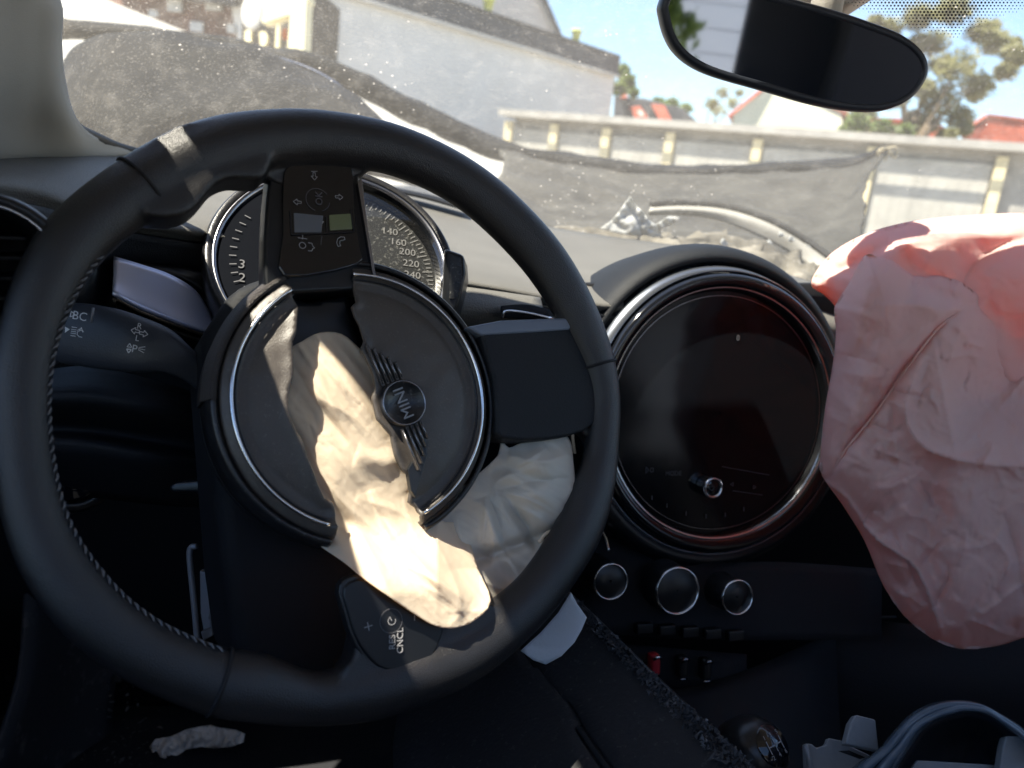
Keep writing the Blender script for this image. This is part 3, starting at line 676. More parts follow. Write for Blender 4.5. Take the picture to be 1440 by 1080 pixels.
mesh('knee_bolster', *loft([[Y(60, 520, .62), Y(130, 515, .60), Y(220, 535, .60), Y(300, 560, .62)], [Y(50, 560, .56), Y(130, 560, .55), Y(220, 575, .55), Y(305, 590, .58)], [Y(50, 600, .60), Y(130, 605, .60), Y(220, 618, .60), Y(305, 630, .61)], [Y(50, 625, .58), Y(130, 630, .57), Y(220, 645, .57), Y(300, 655, .60)], [Y(50, 690, .62), Y(130, 700, .62), Y(220, 710, .62), Y(300, 715, .64)]], 5, 5), DASHF, dash, solid=.004)
# small grey strip + centre air slot right of the gauge
mesh('middle_trim', *loft([[Y(630, 400, .64), Y(690, 408, .64), Y(760, 418, .65)], [Y(628, 440, .62), Y(690, 440, .62), Y(765, 440, .63)], [Y(640, 470, .64), Y(690, 470, .64), Y(770, 466, .65)]], 5, 4), DASH, dash, solid=.003)
sl_ = mesh('air_slot', *loft([[Y(705, 430, .617), Y(740, 428, .617), Y(775, 436, .617)], [Y(705, 446, .612), Y(740, 448, .612), Y(780, 452, .612)]], 5, 2), SOFT, dash, solid=.003)
mesh('chrome_edge', *tube([Vector(q) for q in cr([Y(706, 447, .608), Y(712, 438, .608), Y(740, 440, .608), Y(776, 448, .608)], 5)], .0012, 6), CHROME, dash)
# round vent at far left
vf = Frame(Y(-24, 384, .44), azel(.35, .25))
vent = thing('round_air_vent', 'round black air vent with chrome ring at the left end of the dash', 'air vent', vf.O)
mesh('ring', *lathe(vf, 0, 0, [(0.0411, -.03), (0.0411, 0), (0.0379, .006), (0.034, .004), (0.0316, -.004), (0.0284, -.03)], 48), SATIN, vent)
mesh('chrome_ring', *lathe(vf, 0, 0, [(0.0328, .0045), (0.0336, .0065), (0.0345, .0045)], 48), CHROME, vent)
for k in range(-2, 3):
    a = k*.0103; L = math.sqrt(max(.0001, 0.0284**2-a*a))
    c = vf.W(0, a, -.012); mesh('vane', *box(c, (2*L, .0015, .014), (vf.u, (vf.v*.9+vf.n*.3).normalized(), (vf.n*.9-vf.v*.3).normalized())), SATIN, vent, smooth=False)
mesh('back', *lathe(vf, 0, 0, [(.001, -.028), (0.03, -.028)], 32), SOFT, vent)
# ================================================================== STEERING COLUMN
WF = Frame(EYE+Vector((.0582, .4507, -.1372)), azel(.2224, .4632))
HC = WF.loc(503, 567, -.016)
colm = thing('steering_column', 'dark steering column shroud under the gauge with exposed brackets', 'steering column', WF.W(HC[0], HC[1], -.06))
def WP(L, h): return [WF.P(x, y, h) for x, y in L]
mesh('shroud', *prism(WP([(285, 470), (330, 400), (420, 370), (560, 380), (660, 450), (690, 560), (665, 700), (600, 780), (560, 900), (520, 985), (420, 980), (330, 930), (312, 800), (300, 650)], -.05), WF.n, -.09, 0), SOFT, colm, bevel=.012, bseg=3)
# exposed bracket and rod at the left of the column
mesh('rod', *tube([Vector(q) for q in cr([D(277, 768, .56), D(268, 771, .56), D(267, 790, .56), D(273, 850, .56), D(279, 920, .56)], 5)], .0022, 8), STEELD, colm)
brk = mesh('bracket', *prism([D(x, y, .585) for x, y in [(283, 800), (298, 805), (302, 850), (300, 885), (290, 895), (284, 860)]], CF, -.004, .004), STEELD, colm, smooth=False, bevel=.0015)
mesh('clamp', *prism([D(x, y, .575) for x, y in [(286, 885), (302, 880), (304, 890), (290, 898)]], CF, -.006, .002), STEELD, colm, smooth=False, bevel=.001)
mesh('clip', *tube([Vector(q) for q in cr([D(296, 820, .57), D(303, 835, .57), D(300, 850, .57), D(296, 870, .57)], 4)], .0018, 6), GREYP, colm)
mesh('column_rib', *tube([D(284, 715, .575), D(290, 765, .575)], .0015, 6), STEELD, colm)
mesh('lever', *prism([D(x, y, .56) for x, y in [(238, 684), (250, 676), (282, 673), (300, 650), (302, 672), (288, 694), (244, 694)]], CF, -.004, .004), SATIN, colm, bevel=.003)
mesh('column_collar', *prism([D(x, y, .5) for x, y in [(298, 540), (300, 515), (315, 500), (322, 520), (310, 560), (300, 585)]], CF, -.004, .02), HUBM, colm, bevel=.003)
# ignition / chrome button left
ig = Frame(D(104, 668, .60), azel(.1, .2))
igo = thing('round_switch', 'round light switch with chrome cap below the stalk', 'switch', ig.O)
mesh('bezel', *lathe(ig, 0, 0, [(.03, -.01), (.030, .0), (.026, .005), (.021, .004), (.019, -.004)], 40), SATIN, igo)
mesh('knob', *lathe(ig, 0, 0, [(.019, -.004), (.018, .012), (.015, .015), (.001, .015)], 32), GLOSS, igo)
mesh('chrome_cap', *box(ig.W(-.003, .006, .016), (.008, .012, .004), (ig.u, ig.v, ig.n)), CHROME, igo, bevel=.0015)
# ================================================================== INSTRUMENT CLUSTER
GF = Frame(EYE+Vector((.0447, .606, -.0774)), azel(.02, .762))
clu = thing('instrument_cluster', 'round instrument cluster with chrome ring behind the steering wheel', 'gauge', GF.O)
mesh('housing', *lathe(GF, 0, 0, [(.088, .004), (.0915, .006), (.0945, .002), (.096, -.01), (.093, -.05), (.08, -.07), (.001, -.07)], 72), HUBR, clu)
mesh('chrome_ring', *lathe(GF, 0, 0, [(.0845, .001), (.086, .0035), (.0878, .0035), (.0885, .001)], 72), CHROMED, clu)
mesh('inner_wall', *lathe(GF, 0, 0, [(.0845, .001), (.081, -.012)], 72), GLOSS, clu)
mesh('dial_face', *lathe(GF, 0, 0, [(.001, -.012), (.04, -.012), (.081, -.012)], 64), GAUGE, clu)
mesh('tachometer_shroud', *lathe(GF, 0, 0, [(.0835, .0), (.06, .001), (.03, -.002), (.02, -.012)], 32, math.radians(110), math.radians(262)), GAUGED, clu)
mesh('lens', *lathe(GF, 0, 0, [(.001, -.002), (.05, -.0025), (.084, -.003)], 48, math.radians(-100), math.radians(98)), CLEAR, clu)
# scale: numbers laid where the dial carries them
ticks = []
def gl(px, py): return GF.loc(px, py, -.0115)
nums = [('100', 538, 318), ('120', 550, 324), ('140', 560, 330), ('160', 566, 341), ('180', 571, 355), ('200', 575, 354), ('220', 580, 371), ('240', 580, 387), ('260', 579, 402)]
nums = [('140', 548, 326), ('160', 560, 341), ('200', 573, 355), ('220', 578, 371), ('240', 580, 387), ('260', 578, 402)]
gc = (0, 0)
for s, x, y in nums:
    a, b = gl(x, y); text(s, GF, a, b, .0092, -.0115, PRINTG, clu, rot=-.10, name='dial_number')
for k in range(0, 46):
    t = math.radians(-32+k*3.0); big_ = k % 4 == 0
    ticks.append([(.079*math.cos(t), .079*math.sin(t)), ((.071 if big_ else .0745)*math.cos(t), (.071 if big_ else .0745)*math.sin(t))])
mesh('scale_marks', *ribbons(GF, ticks, .0009, -.0114), PRINTG, clu, smooth=False, kind='stuff')
for s, x, y in (('3', 340, 372), ('2', 340, 391), ('1', 343, 409)):
    a, b = GF.loc(x, y, .0015); text(s, GF, a, b, .011, .0015, PRINTD, clu, rot=-.1, name='dial_number')
mesh('scale_marks', *ribbons(GF, [[(.076*math.cos(math.radians(t)), .076*math.sin(math.radians(t))), (.071*math.cos(math.radians(t)), .071*math.sin(math.radians(t)))] for t in range(150, 235, 6)], .0008, .0018), PRINTD, clu, smooth=False, kind='stuff')
mesh('fuel_pod', *prism([D(x, y, .60) for x, y in [(626, 352), (654, 362), (656, 388), (648, 425), (640, 446), (622, 442)]], CF, -.012, .03), SATIN, clu, bevel=.003)
mesh('fuel_window', *prism([D(x, y, .587) for x, y in [(633, 366), (649, 371), (650, 392), (643, 420), (632, 420)]], CF, -.001, .001), GAUGE, clu, smooth=False)
for q in (372, 384, 396, 408):
    mesh('fuel_mark', *prism([D(x, y, .5855) for x, y in [(643, q), (648, q+1), (648, q+3), (643, q+2)]], CF, -.0003, .0003), PRINTD, clu, smooth=False)
# ================================================================== STALK
ST = Frame(D(190, 480, .50), azel(.25, .2))
stk = thing('indicator_stalk', 'black indicator stalk with white symbols left of the column', 'stalk', ST.O)
prof = [(58, 484, .51, 38, .48), (80, 470, .508, 42, .48), (110, 470, .506, 44, .47), (150, 476, .503, 44, .45), (190, 484, .50, 40, .45), (225, 492, .50, 33, .48), (252, 506, .503, 24, .55), (275, 522, .51, 19, .7), (305, 548, .52, 17, .8)]
pr2 = cr([(a, b, c, d, e) for a, b, c, d, e in prof], 4)
V, F = [], []
k = 20; N_ = len(pr2)
for i, (x, y, d, r, sq) in enumerate(pr2):
    c = D(x, y, d); c2 = D(pr2[min(i+1, N_-1)][0], pr2[min(i+1, N_-1)][1], pr2[min(i+1, N_-1)][2]); c1 = D(pr2[max(i-1, 0)][0], pr2[max(i-1, 0)][1], pr2[max(i-1, 0)][2])
    t = (c2-c1).normalized(); b = (-CF-t*t.dot(-CF)).normalized(); a = t.cross(b)
    for j in range(k):
        q = 2*math.pi*j/k; cs, sn = math.cos(q), math.sin(q)
        V.append(c+a*(r*d/FPX*math.copysign(abs(cs)**.8, cs))+b*(r*d/FPX*sq*math.copysign(abs(sn)**.8, sn)))
for i in range(N_-1):
    for j in range(k): F.append((i*k+j, i*k+(j+1) % k, (i+1)*k+(j+1) % k, (i+1)*k+j))
F += [tuple(range(k))[::-1], tuple(range((N_-1)*k, N_*k))]
STALKM = mat('stalk_black', (.045, .05, .062), .45, bump=.2, bscale=900)
mesh('stem', V, F, STALKM, stk)
from mathutils.bvhtree import BVHTree
_bv = BVHTree.FromPolygons([tuple(v) for v in V], F)
class OnSurf(Frame):
    def W(s, a, b, h=0):
        p = s.O+s.u*a+s.v*b; r = (p-EYE).normalized(); hit = _bv.ray_cast(EYE, r)
        return hit[0]-r*(.0003+max(0, h)*.1) if hit[0] else p
SPF = OnSurf(D(150, 480, .4795), -CF)   # plane on the face of the stalk towards the driver
def stl(x, y): return SPF.loc(x, y)
def icon(par, fr, px, py, size, lines, width, h, m, rot=0, name='symbol', lp=None):
    o = fr.loc(px, py, h); s = size
    return mesh(name, *ribbons(fr, [rot2(L, rot, o, s) for L in lines], width, h), m, par, smooth=False)
arrowR = [(-1, -.3), (0, -.3), (0, -.8), (1, 0), (0, .8), (0, .3), (-1, .3), (-1, -.3)]
tri = [(-.6, -.8), (.8, 0), (-.6, .8), (-.6, -.8)]
h_ = .001
icon(stk, SPF, 101, 442, .0022, [tri], .0005, h_, PRINTS, -.1)
text('BC', SPF, *stl(112, 445), .0075, h_, PRINTS, stk, rot=-.08)
mesh('symbol', [SPF.P(x, y, h_) for x, y in ((90, 459), (97, 463), (90, 468))], [(0, 1, 2)], PRINTS, stk, smooth=False)
icon(stk, SPF, 108, 467, .003, [[(-1.4, .9), (-.3, .9)], [(-1.4, .4), (-.3, .4)], [(-1.4, 0), (-.3, 0)], [(-1.4, -.4), (-.3, -.4)], [(-1.4, -.9), (-.3, -.9)], [(1.2, .2), (.6, .9), (0, .5), (-.05, -.5), (.5, -.9), (1.1, -.9)]], .0004, h_, PRINTS, -.05)
text('A', SPF, *stl(114, 464), .0045, h_, PRINTS, stk, rot=-.05)
icon(stk, SPF, 189, 465, .0026, [[(-x, y) for x, y in arrowR]], .0005, h_, PRINTS, -.1)
icon(stk, SPF, 201, 469, .0026, [arrowR], .0005, h_, PRINTS, -.1)
text('R', SPF, *stl(196, 459), .0052, h_, PRINTS, stk, rot=-.08)
text('L', SPF, *stl(193, 476), .0052, h_, PRINTS, stk, rot=-.08)
icon(stk, SPF, 181, 486, .0018, [[(-.8, -.5), (0, .8), (.8, -.5), (-.8, -.5)]], .0005, h_, PRINTS)
icon(stk, SPF, 180, 493, .0018, [[(-.8, .5), (0, -.8), (.8, .5), (-.8, .5)]], .0007, h_, PRINTS)
text('P', SPF, *stl(189, 491), .007, h_, PRINTS, stk, rot=-.08)
icon(stk, SPF, 198, 491, .0022, [[(-.9, .3), (.9, .9)], [(-.9, 0), (1, 0)], [(-.9, -.3), (.9, -.9)]], .0004, h_, PRINTS, -.1)
mesh('ridge', *tube([D(131, 433, .480), D(129, 453, .478)], .0009, 6), GREYP, stk)
# ================================================================== STEERING WHEEL
wheel = thing('steering_wheel', 'black leather steering wheel turned a quarter with burst hub cover', 'steering wheel', WF.O)
rimc = [(30, 590, 37), (44, 460, 39), (100, 345, 44), (200, 262, 45), (300, 212, 45), (400, 194, 41), (480, 197, 39), (560, 213, 37), (640, 250, 36), (705, 300, 36), (770, 372, 35), (820, 460, 31), (848, 545, 25), (846, 630, 26), (833, 690, 32), (808, 755, 36), (757, 831, 36), (700, 885, 40), (650, 920, 42), (590, 945, 44), (520, 968, 44), (440, 982, 37), (355, 966, 47), (290, 953, 45), (190, 907, 44), (110, 837, 44), (52, 735, 40)]
RC = []
for x, y, r in rimc:
    a, b = WF.loc(x, y, 0); d = (WF.W(a, b, 0)-EYE).dot(CF); RC.append((a, b, r*d/FPX))
RS = cr(RC, 8, True)
def rim_at(px, py):
    a, b = WF.loc(px, py, 0); i = min(range(len(RS)), key=lambda k: (RS[k][0]-a)**2+(RS[k][1]-b)**2); return i
V1, F1 = tube([WF.W(a, b, 0) for a, b, r in RS], [r for a, b, r in RS], 28, closed=True, up=WF.n, squash=.82)
def lump(L, h0, h1, sm=4):
    pts = cr([WF.loc(x, y, h1) for x, y in L], sm, True); return prism([WF.W(p[0], p[1], 0) for p in pts], WF.n, h0, h1)
lumps = [lump([(192, 222), (240, 180), (310, 165), (390, 168), (385, 215), (372, 246), (352, 250), (322, 249), (300, 260), (280, 284), (258, 300), (218, 304), (200, 290)], -.011, .0115),
         lump([(372, 185), (440, 178), (515, 185), (530, 215), (516, 240), (505, 246), (440, 262), (378, 250)], -.014, -.001),
         lump([(484, 946), (500, 925), (525, 895), (610, 868), (700, 850), (690, 900), (620, 960), (500, 985)], -.012, .011),
         lump([(498, 920), (512, 880), (560, 860), (640, 850), (660, 900), (600, 960), (510, 975)], -.014, .009),
         lump([(752, 458), (795, 446), (822, 420), (852, 500), (856, 560), (846, 630), (815, 606), (760, 612), (742, 540)], -.014, -.002)]
V, F = join([(V1, F1)]+lumps)
me = bpy.data.meshes.new('t'); me.from_pydata([tuple(v) for v in V], [], F); t = bpy.data.objects.new('t', me); COL.objects.link(t)
bm = bmesh.new(); bm.from_mesh(me); bmesh.ops.recalc_face_normals(bm, faces=bm.faces); bm.to_mesh(me); bm.free()
md = t.modifiers.new('r', 'REMESH'); md.mode = 'VOXEL'; md.voxel_size = .0017
md = t.modifiers.new('s', 'SMOOTH'); md.factor = .5; md.iterations = 14
dg = bpy.context.evaluated_depsgraph_get(); m2 = bpy.data.meshes.new_from_object(t.evaluated_get(dg)); bpy.data.objects.remove(t)
mesh('leather_rim', [v.co.copy() for v in m2.vertices], [tuple(p.vertices) for p in m2.polygons], LEATHER, wheel); bpy.data.meshes.remove(m2)
def rimring(i, rr, th, m, name):
    a, b, r = RS[i]; a2, b2, _ = RS[(i+1) % len(RS)]; a0_, b0_, _ = RS[i-1]
    t = (WF.u*(a2-a0_)+WF.v*(b2-b0_)).normalized(); s = t.cross(WF.n)
    P = [WF.W(a, b, 0)+(WF.n*math.cos(q)*.84+s*math.sin(q))*(r*rr) for q in [2*math.pi*k/40 for k in range(40)]]
    return mesh(name, *tube(P, th, 6, closed=True), m, wheel)
for px, py in ((195, 258), (305, 955), (848, 508)):
    i = rim_at(px, py); rimring(i, 1.0, .0011, SEAM, 'seam')
# stitches down the inner side of the rim
ia, ib = rim_at(120, 330), rim_at(300, 955)
cen = WF.loc(440, 585, 0); sb = None
idx = []; i = ia
while i != ib: idx.append(i); i = (i-1) % len(RS)
path = [Vector((RS[i][0], RS[i][1], RS[i][2])) for i in idx]
cum = [0]
for p, q in zip(path[:-1], path[1:]): cum.append(cum[-1]+(p.xy-q.xy).length)
s = .004; kst = 0
stv, stf = tube([Vector((-.0023, 0, 0)), Vector((0, 0, .0005)), Vector((.0023, 0, 0))], [.0004, .00065, .0004], 5)
stme = bpy.data.meshes.new('stitch'); stme.from_pydata([tuple(v) for v in stv], [], stf); stme.materials.append(THREAD)
while s < cum[-1]:
    j = max(k for k in range(len(cum)) if cum[k] <= s); j = min(j, len(path)-2); u_ = (s-cum[j])/(cum[j+1]-cum[j])
    p = path[j].lerp(path[j+1], u_); tg = (path[j+1]-path[j]).xy.normalized(); tg3 = WF.u*tg.x+WF.v*tg.y
    inn = Vector((cen[0]-p.x, cen[1]-p.y)).normalized(); in3 = WF.u*inn.x+WF.v*inn.y
    ph = math.radians(24); nrm = in3*math.cos(ph)+WF.n*math.sin(ph)
    pos = WF.W(p.x, p.y, 0)+in3*math.cos(ph)*p.z*1.0+WF.n*math.sin(ph)*p.z*.82+nrm*.0002
    o = bpy.data.objects.new('stitch', stme); COL.objects.link(o); o.parent = wheel
    ax = (tg3*.8+(WF.n*.7-in3*.5)*.6).normalized(); b2 = nrm.cross(ax).normalized(); c2 = ax.cross(b2)
    o.matrix_local = Matrix.Translation(pos-WF.O) @ Matrix((ax, b2, c2)).transposed().to_4x4()
    s += .0052; kst += 1
# spoke covers and button pads
top_sp = [(378, 250), (384, 222), (404, 208), (455, 203), (500, 212), (507, 232), (505, 262), (516, 320), (530, 395), (500, 408), (410, 412), (376, 430), (372, 330)]
mesh('spoke', *lump(top_sp, -.022, -.003, 2), SATIN, wheel, bevel=.003)
pad = [(398, 262), (402, 236), (424, 224), (460, 219), (488, 226), (497, 246), (500, 300), (506, 345), (503, 372), (400, 388), (398, 330)]
p1 = mesh('button_pad', *lump(pad, -.004, .0005, 3), GLOSS, wheel, bevel=.0012)
mesh('pad_edge', *prism([WF.P(x, y, 0) for x, y in [(502, 258), (508, 250), (516, 316), (528, 390), (524, 391), (512, 318)]], WF.n, -.006, .0015), CHROMED, wheel, smooth=False, bevel=.0006)
bp_ = Frame(WF.O, WF.n)
H1 = .0011
o = bp_.loc(447, 281, H1)
mesh('ok_ring', *ribbons(bp_, [circ(.0073, 20, .6, 4.4, o), circ(.0073, 8, 5.0, 6.1, o)], .0004, H1), PRINTD, p1, smooth=False)
text('OK', bp_, *bp_.loc(449, 279, H1), .0062, H1, PRINTD, p1, rot=1.50, name='lettering')
for x, y, r in ((442, 248, -1.6), (418, 284, 3.1), (477, 277, 0), (451, 311, -1.6)):
    icon(p1, bp_, x, y, .0024, [arrowR], .0004, H1, PRINT, r)
icon(p1, bp_, 442, 241, .002, [[(-1, 0), (1, 0)]], .0004, H1, PRINT, .1)
for L, m in (([(413, 299), (455, 303), (452, 327), (414, 327)], LCD), ([(463, 302), (493, 300), (496, 322), (464, 324)], LCDY)):
    mesh('key', *prism([WF.P(x, y, .001) for x, y in L], WF.n, -.0012, .0003), m, wheel, smooth=False, bevel=.0006)
mesh('key_frame', *ribbons(bp_, [[bp_.loc(x, y, .0013) for x, y in q] for q in ([(408, 296), (410, 330), (497, 326)], [(493, 294), (498, 326)], [(459, 304), (460, 328)])], .0008, .0013), SATIN, wheel, smooth=False)
# voice / phone symbols
icon(p1, bp_, 432, 346, .0028, [circ(.7, 10, 0, 6.28, (-1, 0)), [(.2, .8), (1.0, .8), (1.2, .2), (1.6, -.2), (1.2, -.4), (1.0, -1), (.2, -1)], [(-1, 1.4), (-1, 2.4)], [(-2, 1.6), (0, 1.6)]], .0004, H1, PRINT, -.1)
icon(p1, bp_, 480, 340, .0026, [[(-.8, -1.3), (-1.1, -.5), (-.9, .6), (-.2, 1.2), (.7, 1.3), (.9, .7), (.3, .4), (-.3, .2), (-.4, -.5), (-.1, -1.0), (-.8, -1.3)]], .0004, H1, PRINT, -.1)
icon(p1, bp_, 452, 338, .003, [[(0, -1), (0, 1)]], .0004, H1, PRINTD, -.2)
# right spoke
rs_ = [(676, 466), (700, 455), (798, 448), (840, 475), (856, 510), (859, 545), (850, 580), (822, 606), (770, 618), (705, 616), (698, 590), (694, 530)]
mesh('spoke', *lump(rs_, -.020, .004, 2), DASHF, wheel, bevel=.004, bseg=3)
mesh('spoke_top_edge', *prism([WF.P(x, y, 0) for x, y in [(652, 462), (700, 453), (800, 449), (815, 452), (795, 466), (740, 470), (672, 474)]], WF.n, -.006, .0055), mat('spoke_edge_sky_sheen', (.16, .19, .25), .4), wheel, bevel=.002, bseg=3)  # pale blue colour stands for sky reflected in the bevel
# bottom pad
bpad = [(484, 826), (520, 815), (600, 850), (624, 872), (618, 905), (600, 932), (565, 943), (532, 938), (504, 905), (490, 865)]
p2 = mesh('button_pad', *lump(bpad, .006, .0125, 3), SATIN, wheel, bevel=.0015)
bpad2 = [(x+(545-x)*-.10, y+(870-y)*-.10) for x, y in bpad]
mesh('pad_surround', *lump(bpad2, .002, .0110, 3), HUBR, wheel, bevel=.0012)
H2 = .0131
o = bp_.loc(550, 873, H2)
mesh('dial_ring', *ribbons(bp_, [circ(.0066, 28, 0, 6.28, o)], .0004, H2), PRINTD, p2, smooth=False)
icon(p2, bp_, 551, 873, .0022, [circ(1, 12, .9, 5.4), [(0, 0), (.9, .8)]], .0004, H2, PRINT, 1.2)
icon(p2, bp_, 518, 881, .0024, [[(-1, 0), (1, 0)], [(0, -1), (0, 1)]], .0005, H2, PRINT, .1)
icon(p2, bp_, 583, 866, .0026, [[(-1, 0), (1, 0)]], .0006, H2, PRINT, 1.45)
text('RES', bp_, *bp_.loc(552, 903, H2), .0052, H2, PRINT, p2, rot=1.45)
text('CNCL', bp_, *bp_.loc(563, 901, H2), .0052, H2, PRINT, p2, rot=1.45)
# hub ring and torn cover halves
HR = .0857
hb_ = WF.loc(500, 568, 0)
def hl(x, y, h=.0): a, b = WF.loc(x, y, h); return (a, b)
def hub_h(a, b):
    r = math.hypot(a-HC[0], b-HC[1])/HR
    if r > .90: return .004-.016*max(0, (r-.95)/.05)**2+.0015*math.cos((r-.90)/.05*math.pi)
    if r > .86: return .001+.003*((r-.86)/.04)
    if r > .80: return .001+.0005*math.sin((r-.8)/.06*3.14)
    return .001+.007*(1-(r/.80)**2)**.6
def arc(px0, px1, r=HR, n=40, ccw=True):
    a0_ = math.atan2(hl(*px0)[1]-HC[1], hl(*px0)[0]-HC[0]); a1_ = math.atan2(hl(*px1)[1]-HC[1], hl(*px1)[0]-HC[0])
    if ccw and a1_ < a0_: a1_ += 2*math.pi
    if not ccw and a1_ > a0_: a1_ -= 2*math.pi
    return [(HC[0]+r*math.cos(a0_+(a1_-a0_)*k/n), HC[1]+r*math.sin(a0_+(a1_-a0_)*k/n)) for k in range(n+1)]
tornL = [(477, 744), (474, 720), (470, 708), (458, 702), (447, 680), (441, 664), (431, 640), (425, 618), (414, 602), (406, 580), (404, 560), (411, 530), (412, 500), (411, 478), (417, 465), (419, 445), (421, 428), (413, 414), (411, 402)]
tornR = [(500, 404), (504, 422), (496, 430), (500, 443), (506, 455), (513, 478), (508, 490), (514, 502), (525, 527), (528, 545), (523, 560), (530, 590), (550, 612), (556, 640), (566, 660), (576, 668), (581, 690), (580, 706), (590, 712), (595, 735)]
outL = arc(tornL[-1], tornL[0])+[hl(*q, .004) for q in tornL[1:-1]]
outR = arc(tornR[-1], tornR[0])+[hl(*q, .004) for q in tornR[1:-1]]
HO = -.004
def hubfn(curl):
    P_ = [hl(*q, .004) for q in curl]
    def f(a, b, _):
        d, s_, t_ = seg_dist(a, b, P_)
        return WF.W(a, b, hub_h(a, b)+HO+.0022*math.exp(-(d/.004)**2)+.0005*noise.noise(Vector((a*90, b*90, 3))))
    return f
mesh('torn_cover', *patch(outL, .0019, hubfn(tornL)), HUBM, wheel, solid=.0026)
mesh('torn_cover', *patch(outR, .0019, hubfn(tornR)), HUBM, wheel, solid=.0026)
# bright trim arcs, groove lips
def ringarc(r, p0, p1, th, m, h, name, squash=1):
    P_ = [WF.W(a, b, hub_h(a, b)+HO+h) for a, b in arc(p0, p1, r, 60)]
    return mesh(name, *tube(P_, th, 8), m, wheel)
ringarc(HR*.905, (421, 424), (470, 712), .0011, CHROME, .0006, 'trim_ring')
ringarc(HR*.905, (592, 716), (500, 428), .0011, CHROME, .0006, 'trim_ring')
ringarc(HR*.875, (421, 424), (470, 712), .0007, HUBR, .0008, 'groove_lip')
ringarc(HR*.875, (592, 716), (500, 428), .0007, HUBR, .0008, 'groove_lip')
# outer shoulder of the hub: black ring whole at the top, ragged at the bottom
def shoulder(p0, p1, m, name, w1=1.09, h0=-.006):
    prof = [(HR*.985, h0+.004), (HR*1.01, h0+.005), (HR*1.03, h0+.003), (HR*w1, h0-.006), (HR*(w1-.01), h0-.03)]
    a0_ = math.atan2(hl(*p0)[1]-HC[1], hl(*p0)[0]-HC[0]); a1_ = math.atan2(hl(*p1)[1]-HC[1], hl(*p1)[0]-HC[0])
    if a1_ < a0_: a1_ += 2*math.pi
    return mesh(name, *lathe(WF, HC[0], HC[1], prof, 70, a0_, a1_), m, wheel, solid=.0015)
shoulder((596, 734), (413, 402), HUBR, 'hub_shoulder', 1.06)
shoulder((411, 402), (300, 560), HUBG, 'hub_shoulder', 1.07)
shoulder((300, 560), (472, 744), HUBR, 'hub_shoulder', 1.05)
mesh('hub_back', *lathe(WF, HC[0], HC[1], [(.001, -.03), (.09, -.032), (.088, -.05), (.06, -.055)], 48), SOFT, wheel)
# dark strip left between the halves at the top
mesh('centre_strip', *patch([hl(x, y, -.002) for x, y in [(411, 424), (413, 412), (440, 420), (497, 410), (500, 430), (512, 482), (530, 520), (500, 525), (405, 530), (408, 480)]], .003, lambda a, b, _: WF.W(a, b, -.015+.0008*noise.noise(Vector((a*60, b*60, 0))))), SATIN, wheel, solid=.002)
# winged emblem
em = thing('emblem_tmp', '', '', WF.O); EC = hl(567, 567, .006)
EMH = .0062
ang = math.atan2(hl(514, 488, .006)[1]-hl(592, 678, .006)[1], hl(514, 488, .006)[0]-hl(592, 678, .006)[0])   # wing axis, pointing up-left
emb = mesh('emblem', *lathe(Frame(WF.W(*EC, 0), WF.n), 0, 0, [(.001, EMH+.0006), (.0125, EMH+.0006), (.013, EMH+.0022), (.0142, EMH+.0022), (.0148, EMH), (.0148, EMH-.004)], 48), HUBR, wheel)
mesh('emblem_ring', *tube([WF.W(EC[0]+.0135*math.cos(q), EC[1]+.0135*math.sin(q), EMH+.0020) for q in [2*math.pi*k/48 for k in range(48)]], .0005, 6, closed=True), CHROMED, emb)
for r_ in (.0095,):
    pass
text('MINI', bp_, EC[0], EC[1], .0098, EMH+.0010, GREYP, emb, rot=ang+math.pi+math.pi if False else ang, ext=.0004)
for sgn in (1, -1):
    for k in range(5):
        L0 = .0152; L1 = (.042, .038, .034, .030, .0255)[k] if sgn > 0 else (.042, .039, .035, .0305, .026)[k]
        off = (.0075-k*.0033)
        if sgn > 0: off = .0078-k*.0033
        A = rot2([(sgn*L0*.92, off-.0011), (sgn*L1, off-.0011), (sgn*(L1-.001), off+.0009), (sgn*L0*.92, off+.0009)], ang, EC)
        if sgn < 0: A = A[::-1]
        mesh('wing_bar', *prism([WF.W(a, b, 0) for a, b in A], WF.n, EMH-.004, EMH+.0010), HUBM, emb, smooth=False, bevel=.0004)
        B = rot2([(sgn*L0, off), (sgn*(L1-.0015), off)], ang, EC)
        mesh('wing_highlight', *tube([WF.W(a, b, EMH+.0012) for a, b in B], .00045, 5), CHROMED, emb)
bpy.data.objects.remove(em)
# sliver of cover below the lower wing
mesh('split_flap', *prism([WF.P(x, y, .004) for x, y in [(596, 600), (600, 640), (592, 668), (583, 700), (577, 690), (572, 660), (585, 640)]], WF.n, -.004, .0015), SATIN, wheel, smooth=False, bevel=.0006)
#@DRIVERBAG
# ================================================================== DRIVER AIRBAG
dab = thing('driver_airbag', 'deflated cream driver airbag bursting from the torn hub and hanging down', 'airbag', WF.W(HC[0], HC[1], -.01))
FD = [([(408, 520), (450, 560), (500, 590), (545, 640), (575, 690)], 14, .006, 'sharp'),
      ([(415, 560), (470, 600), (520, 680), (540, 760)], 13, -.005, 'g'),
      ([(440, 500), (500, 560), (550, 610)], 10, .0045, 'sharp'),
      ([(420, 600), (460, 680), (520, 740), (600, 800), (660, 860)], 14, .007, 'sharp'),
      ([(470, 720), (540, 770), (600, 830), (640, 870)], 9, -.006, 'g'),
      ([(500, 700), (560, 720), (610, 760), (640, 820), (650, 860)], 12, .006, 'sharp'),
      ([(500, 760), (560, 790), (610, 815), (660, 850)], 8, .006, 'sharp'),
      ([(500, 640), (540, 650), (575, 640)], 14, .006, 'g'),
      ([(520, 690), (535, 730), (550, 760)], 8, .005, 'sharp')]
_r = random.Random(12)
